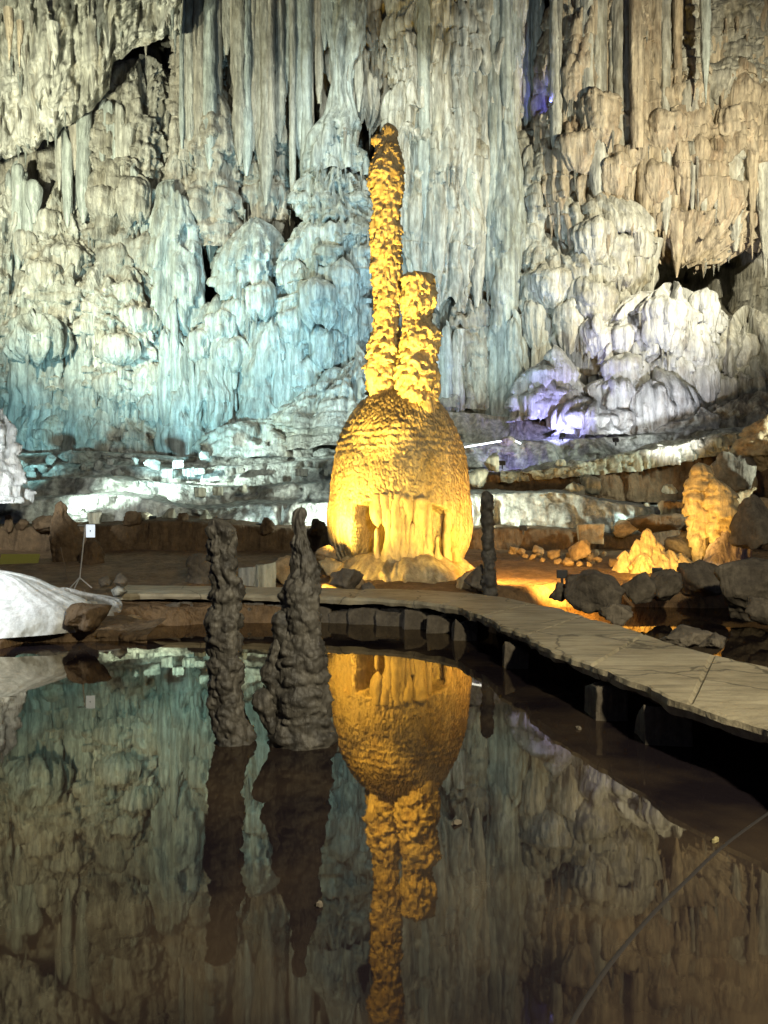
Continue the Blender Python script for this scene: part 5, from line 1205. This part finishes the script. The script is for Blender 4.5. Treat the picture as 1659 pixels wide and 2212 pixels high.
# light tubes lying on the terraces
tb = tube('light_tube', wpt(1004, 966, 32.0), wpt(1092, 951, 32.0), 0.035, M['tube_on']); tag(tb, 'lit white tube lying on the terrace right of the dome', 'light tube')
tb = tube('light_tube', wpt(1108, 950, 32.0), wpt(1125, 958, 32.0), 0.035, M['tube_on']); tag(tb, 'short lit white tube beside the cream stone', 'light tube')

# ================================================================== SMALL THINGS ON THE WATER
M['leaf'] = plain('pale_dead_leaf', (0.35, 0.30, 0.14), 0.6)
M['band'] = plain('matte_dark_band', (0.02, 0.016, 0.014), 0.95)
def leaf(name, u, v, size, mat, label, cat='leaf', seed=0):
    d = EYE * FV / (v - 1106); rng = np.random.RandomState(seed)
    bm = bmesh.new(); n = 9; vs = []
    for k in range(n):
        a = k / n * 2 * math.pi; r = size * rng.uniform(0.6, 1.0)
        vs.append(bm.verts.new((math.cos(a) * r, math.sin(a) * r * 0.6, rng.uniform(0.004, 0.03))))
    c = bm.verts.new((0, 0, 0.035))
    for k in range(n): bm.faces.new((vs[k], vs[(k + 1) % n], c))
    r = bmesh.ops.extrude_face_region(bm, geom=bm.faces[:])
    bmesh.ops.translate(bm, vec=(0, 0, -0.02), verts=[x for x in r['geom'] if isinstance(x, bmesh.types.BMVert)])
    bmesh.ops.recalc_face_normals(bm, faces=bm.faces[:])
    o = bm_obj(name, bm, mat, None, ((u - 829.5) / FV * d, d, 0.0)); o.rotation_euler.z = rng.uniform(0, 6)
    return tag(o, label, cat)
leaf('leaf', 1545, 1818, 0.05, M['leaf'], 'pale dead leaf floating near the right edge of the pool', seed=1)
leaf('leaf', 1378, 1418, 0.07, M['leaf'], 'yellow leaf on the water below the walkway edge', seed=2)
leaf('leaf', 1250, 1575, 0.05, M['boulder'], 'small dark flake floating mid pool right of the reflection', seed=3)
leaf('leaf', 985, 1780, 0.045, M['boulder'], 'dark flake beside the reflected spires', seed=4)
leaf('leaf', 690, 1958, 0.03, M['boulder'], 'tiny flake low in the left half of the pool', seed=5)
pts = [(1760, 1690), (1659, 1757), (1560, 1830), (1480, 1905), (1400, 1985), (1320, 2080), (1265, 2160), (1225, 2230), (1180, 2330)]
p = np.array([[(u - 829.5) / FV * EYE * FV / (v - 1106), EYE * FV / (v - 1106)] for u, v in pts])
s = np.linspace(0, len(p) - 1, 60)
q = np.stack([hermite(s, np.arange(len(p), dtype=float), p[:, 0]), hermite(s, np.arange(len(p), dtype=float), p[:, 1])], -1)
t = np.gradient(q, axis=0); t /= np.linalg.norm(t, axis=1)[:, None]; nn = np.stack([-t[:, 1], t[:, 0]], -1)
an = np.linspace(0, 2 * math.pi, 13)
G = np.stack([np.stack([q[:, 0] + nn[:, 0] * 0.018 * math.cos(a), q[:, 1] + nn[:, 1] * 0.018 * math.cos(a), -0.012 + 0.018 * math.sin(a) + 0 * q[:, 0]], -1) for a in an], 0)
o = grid_obj('band', G, M['band']); tag(o, 'dark band lying in the shallow water at the lower right', 'band')  # thin dark tube mostly sunk in the water surface
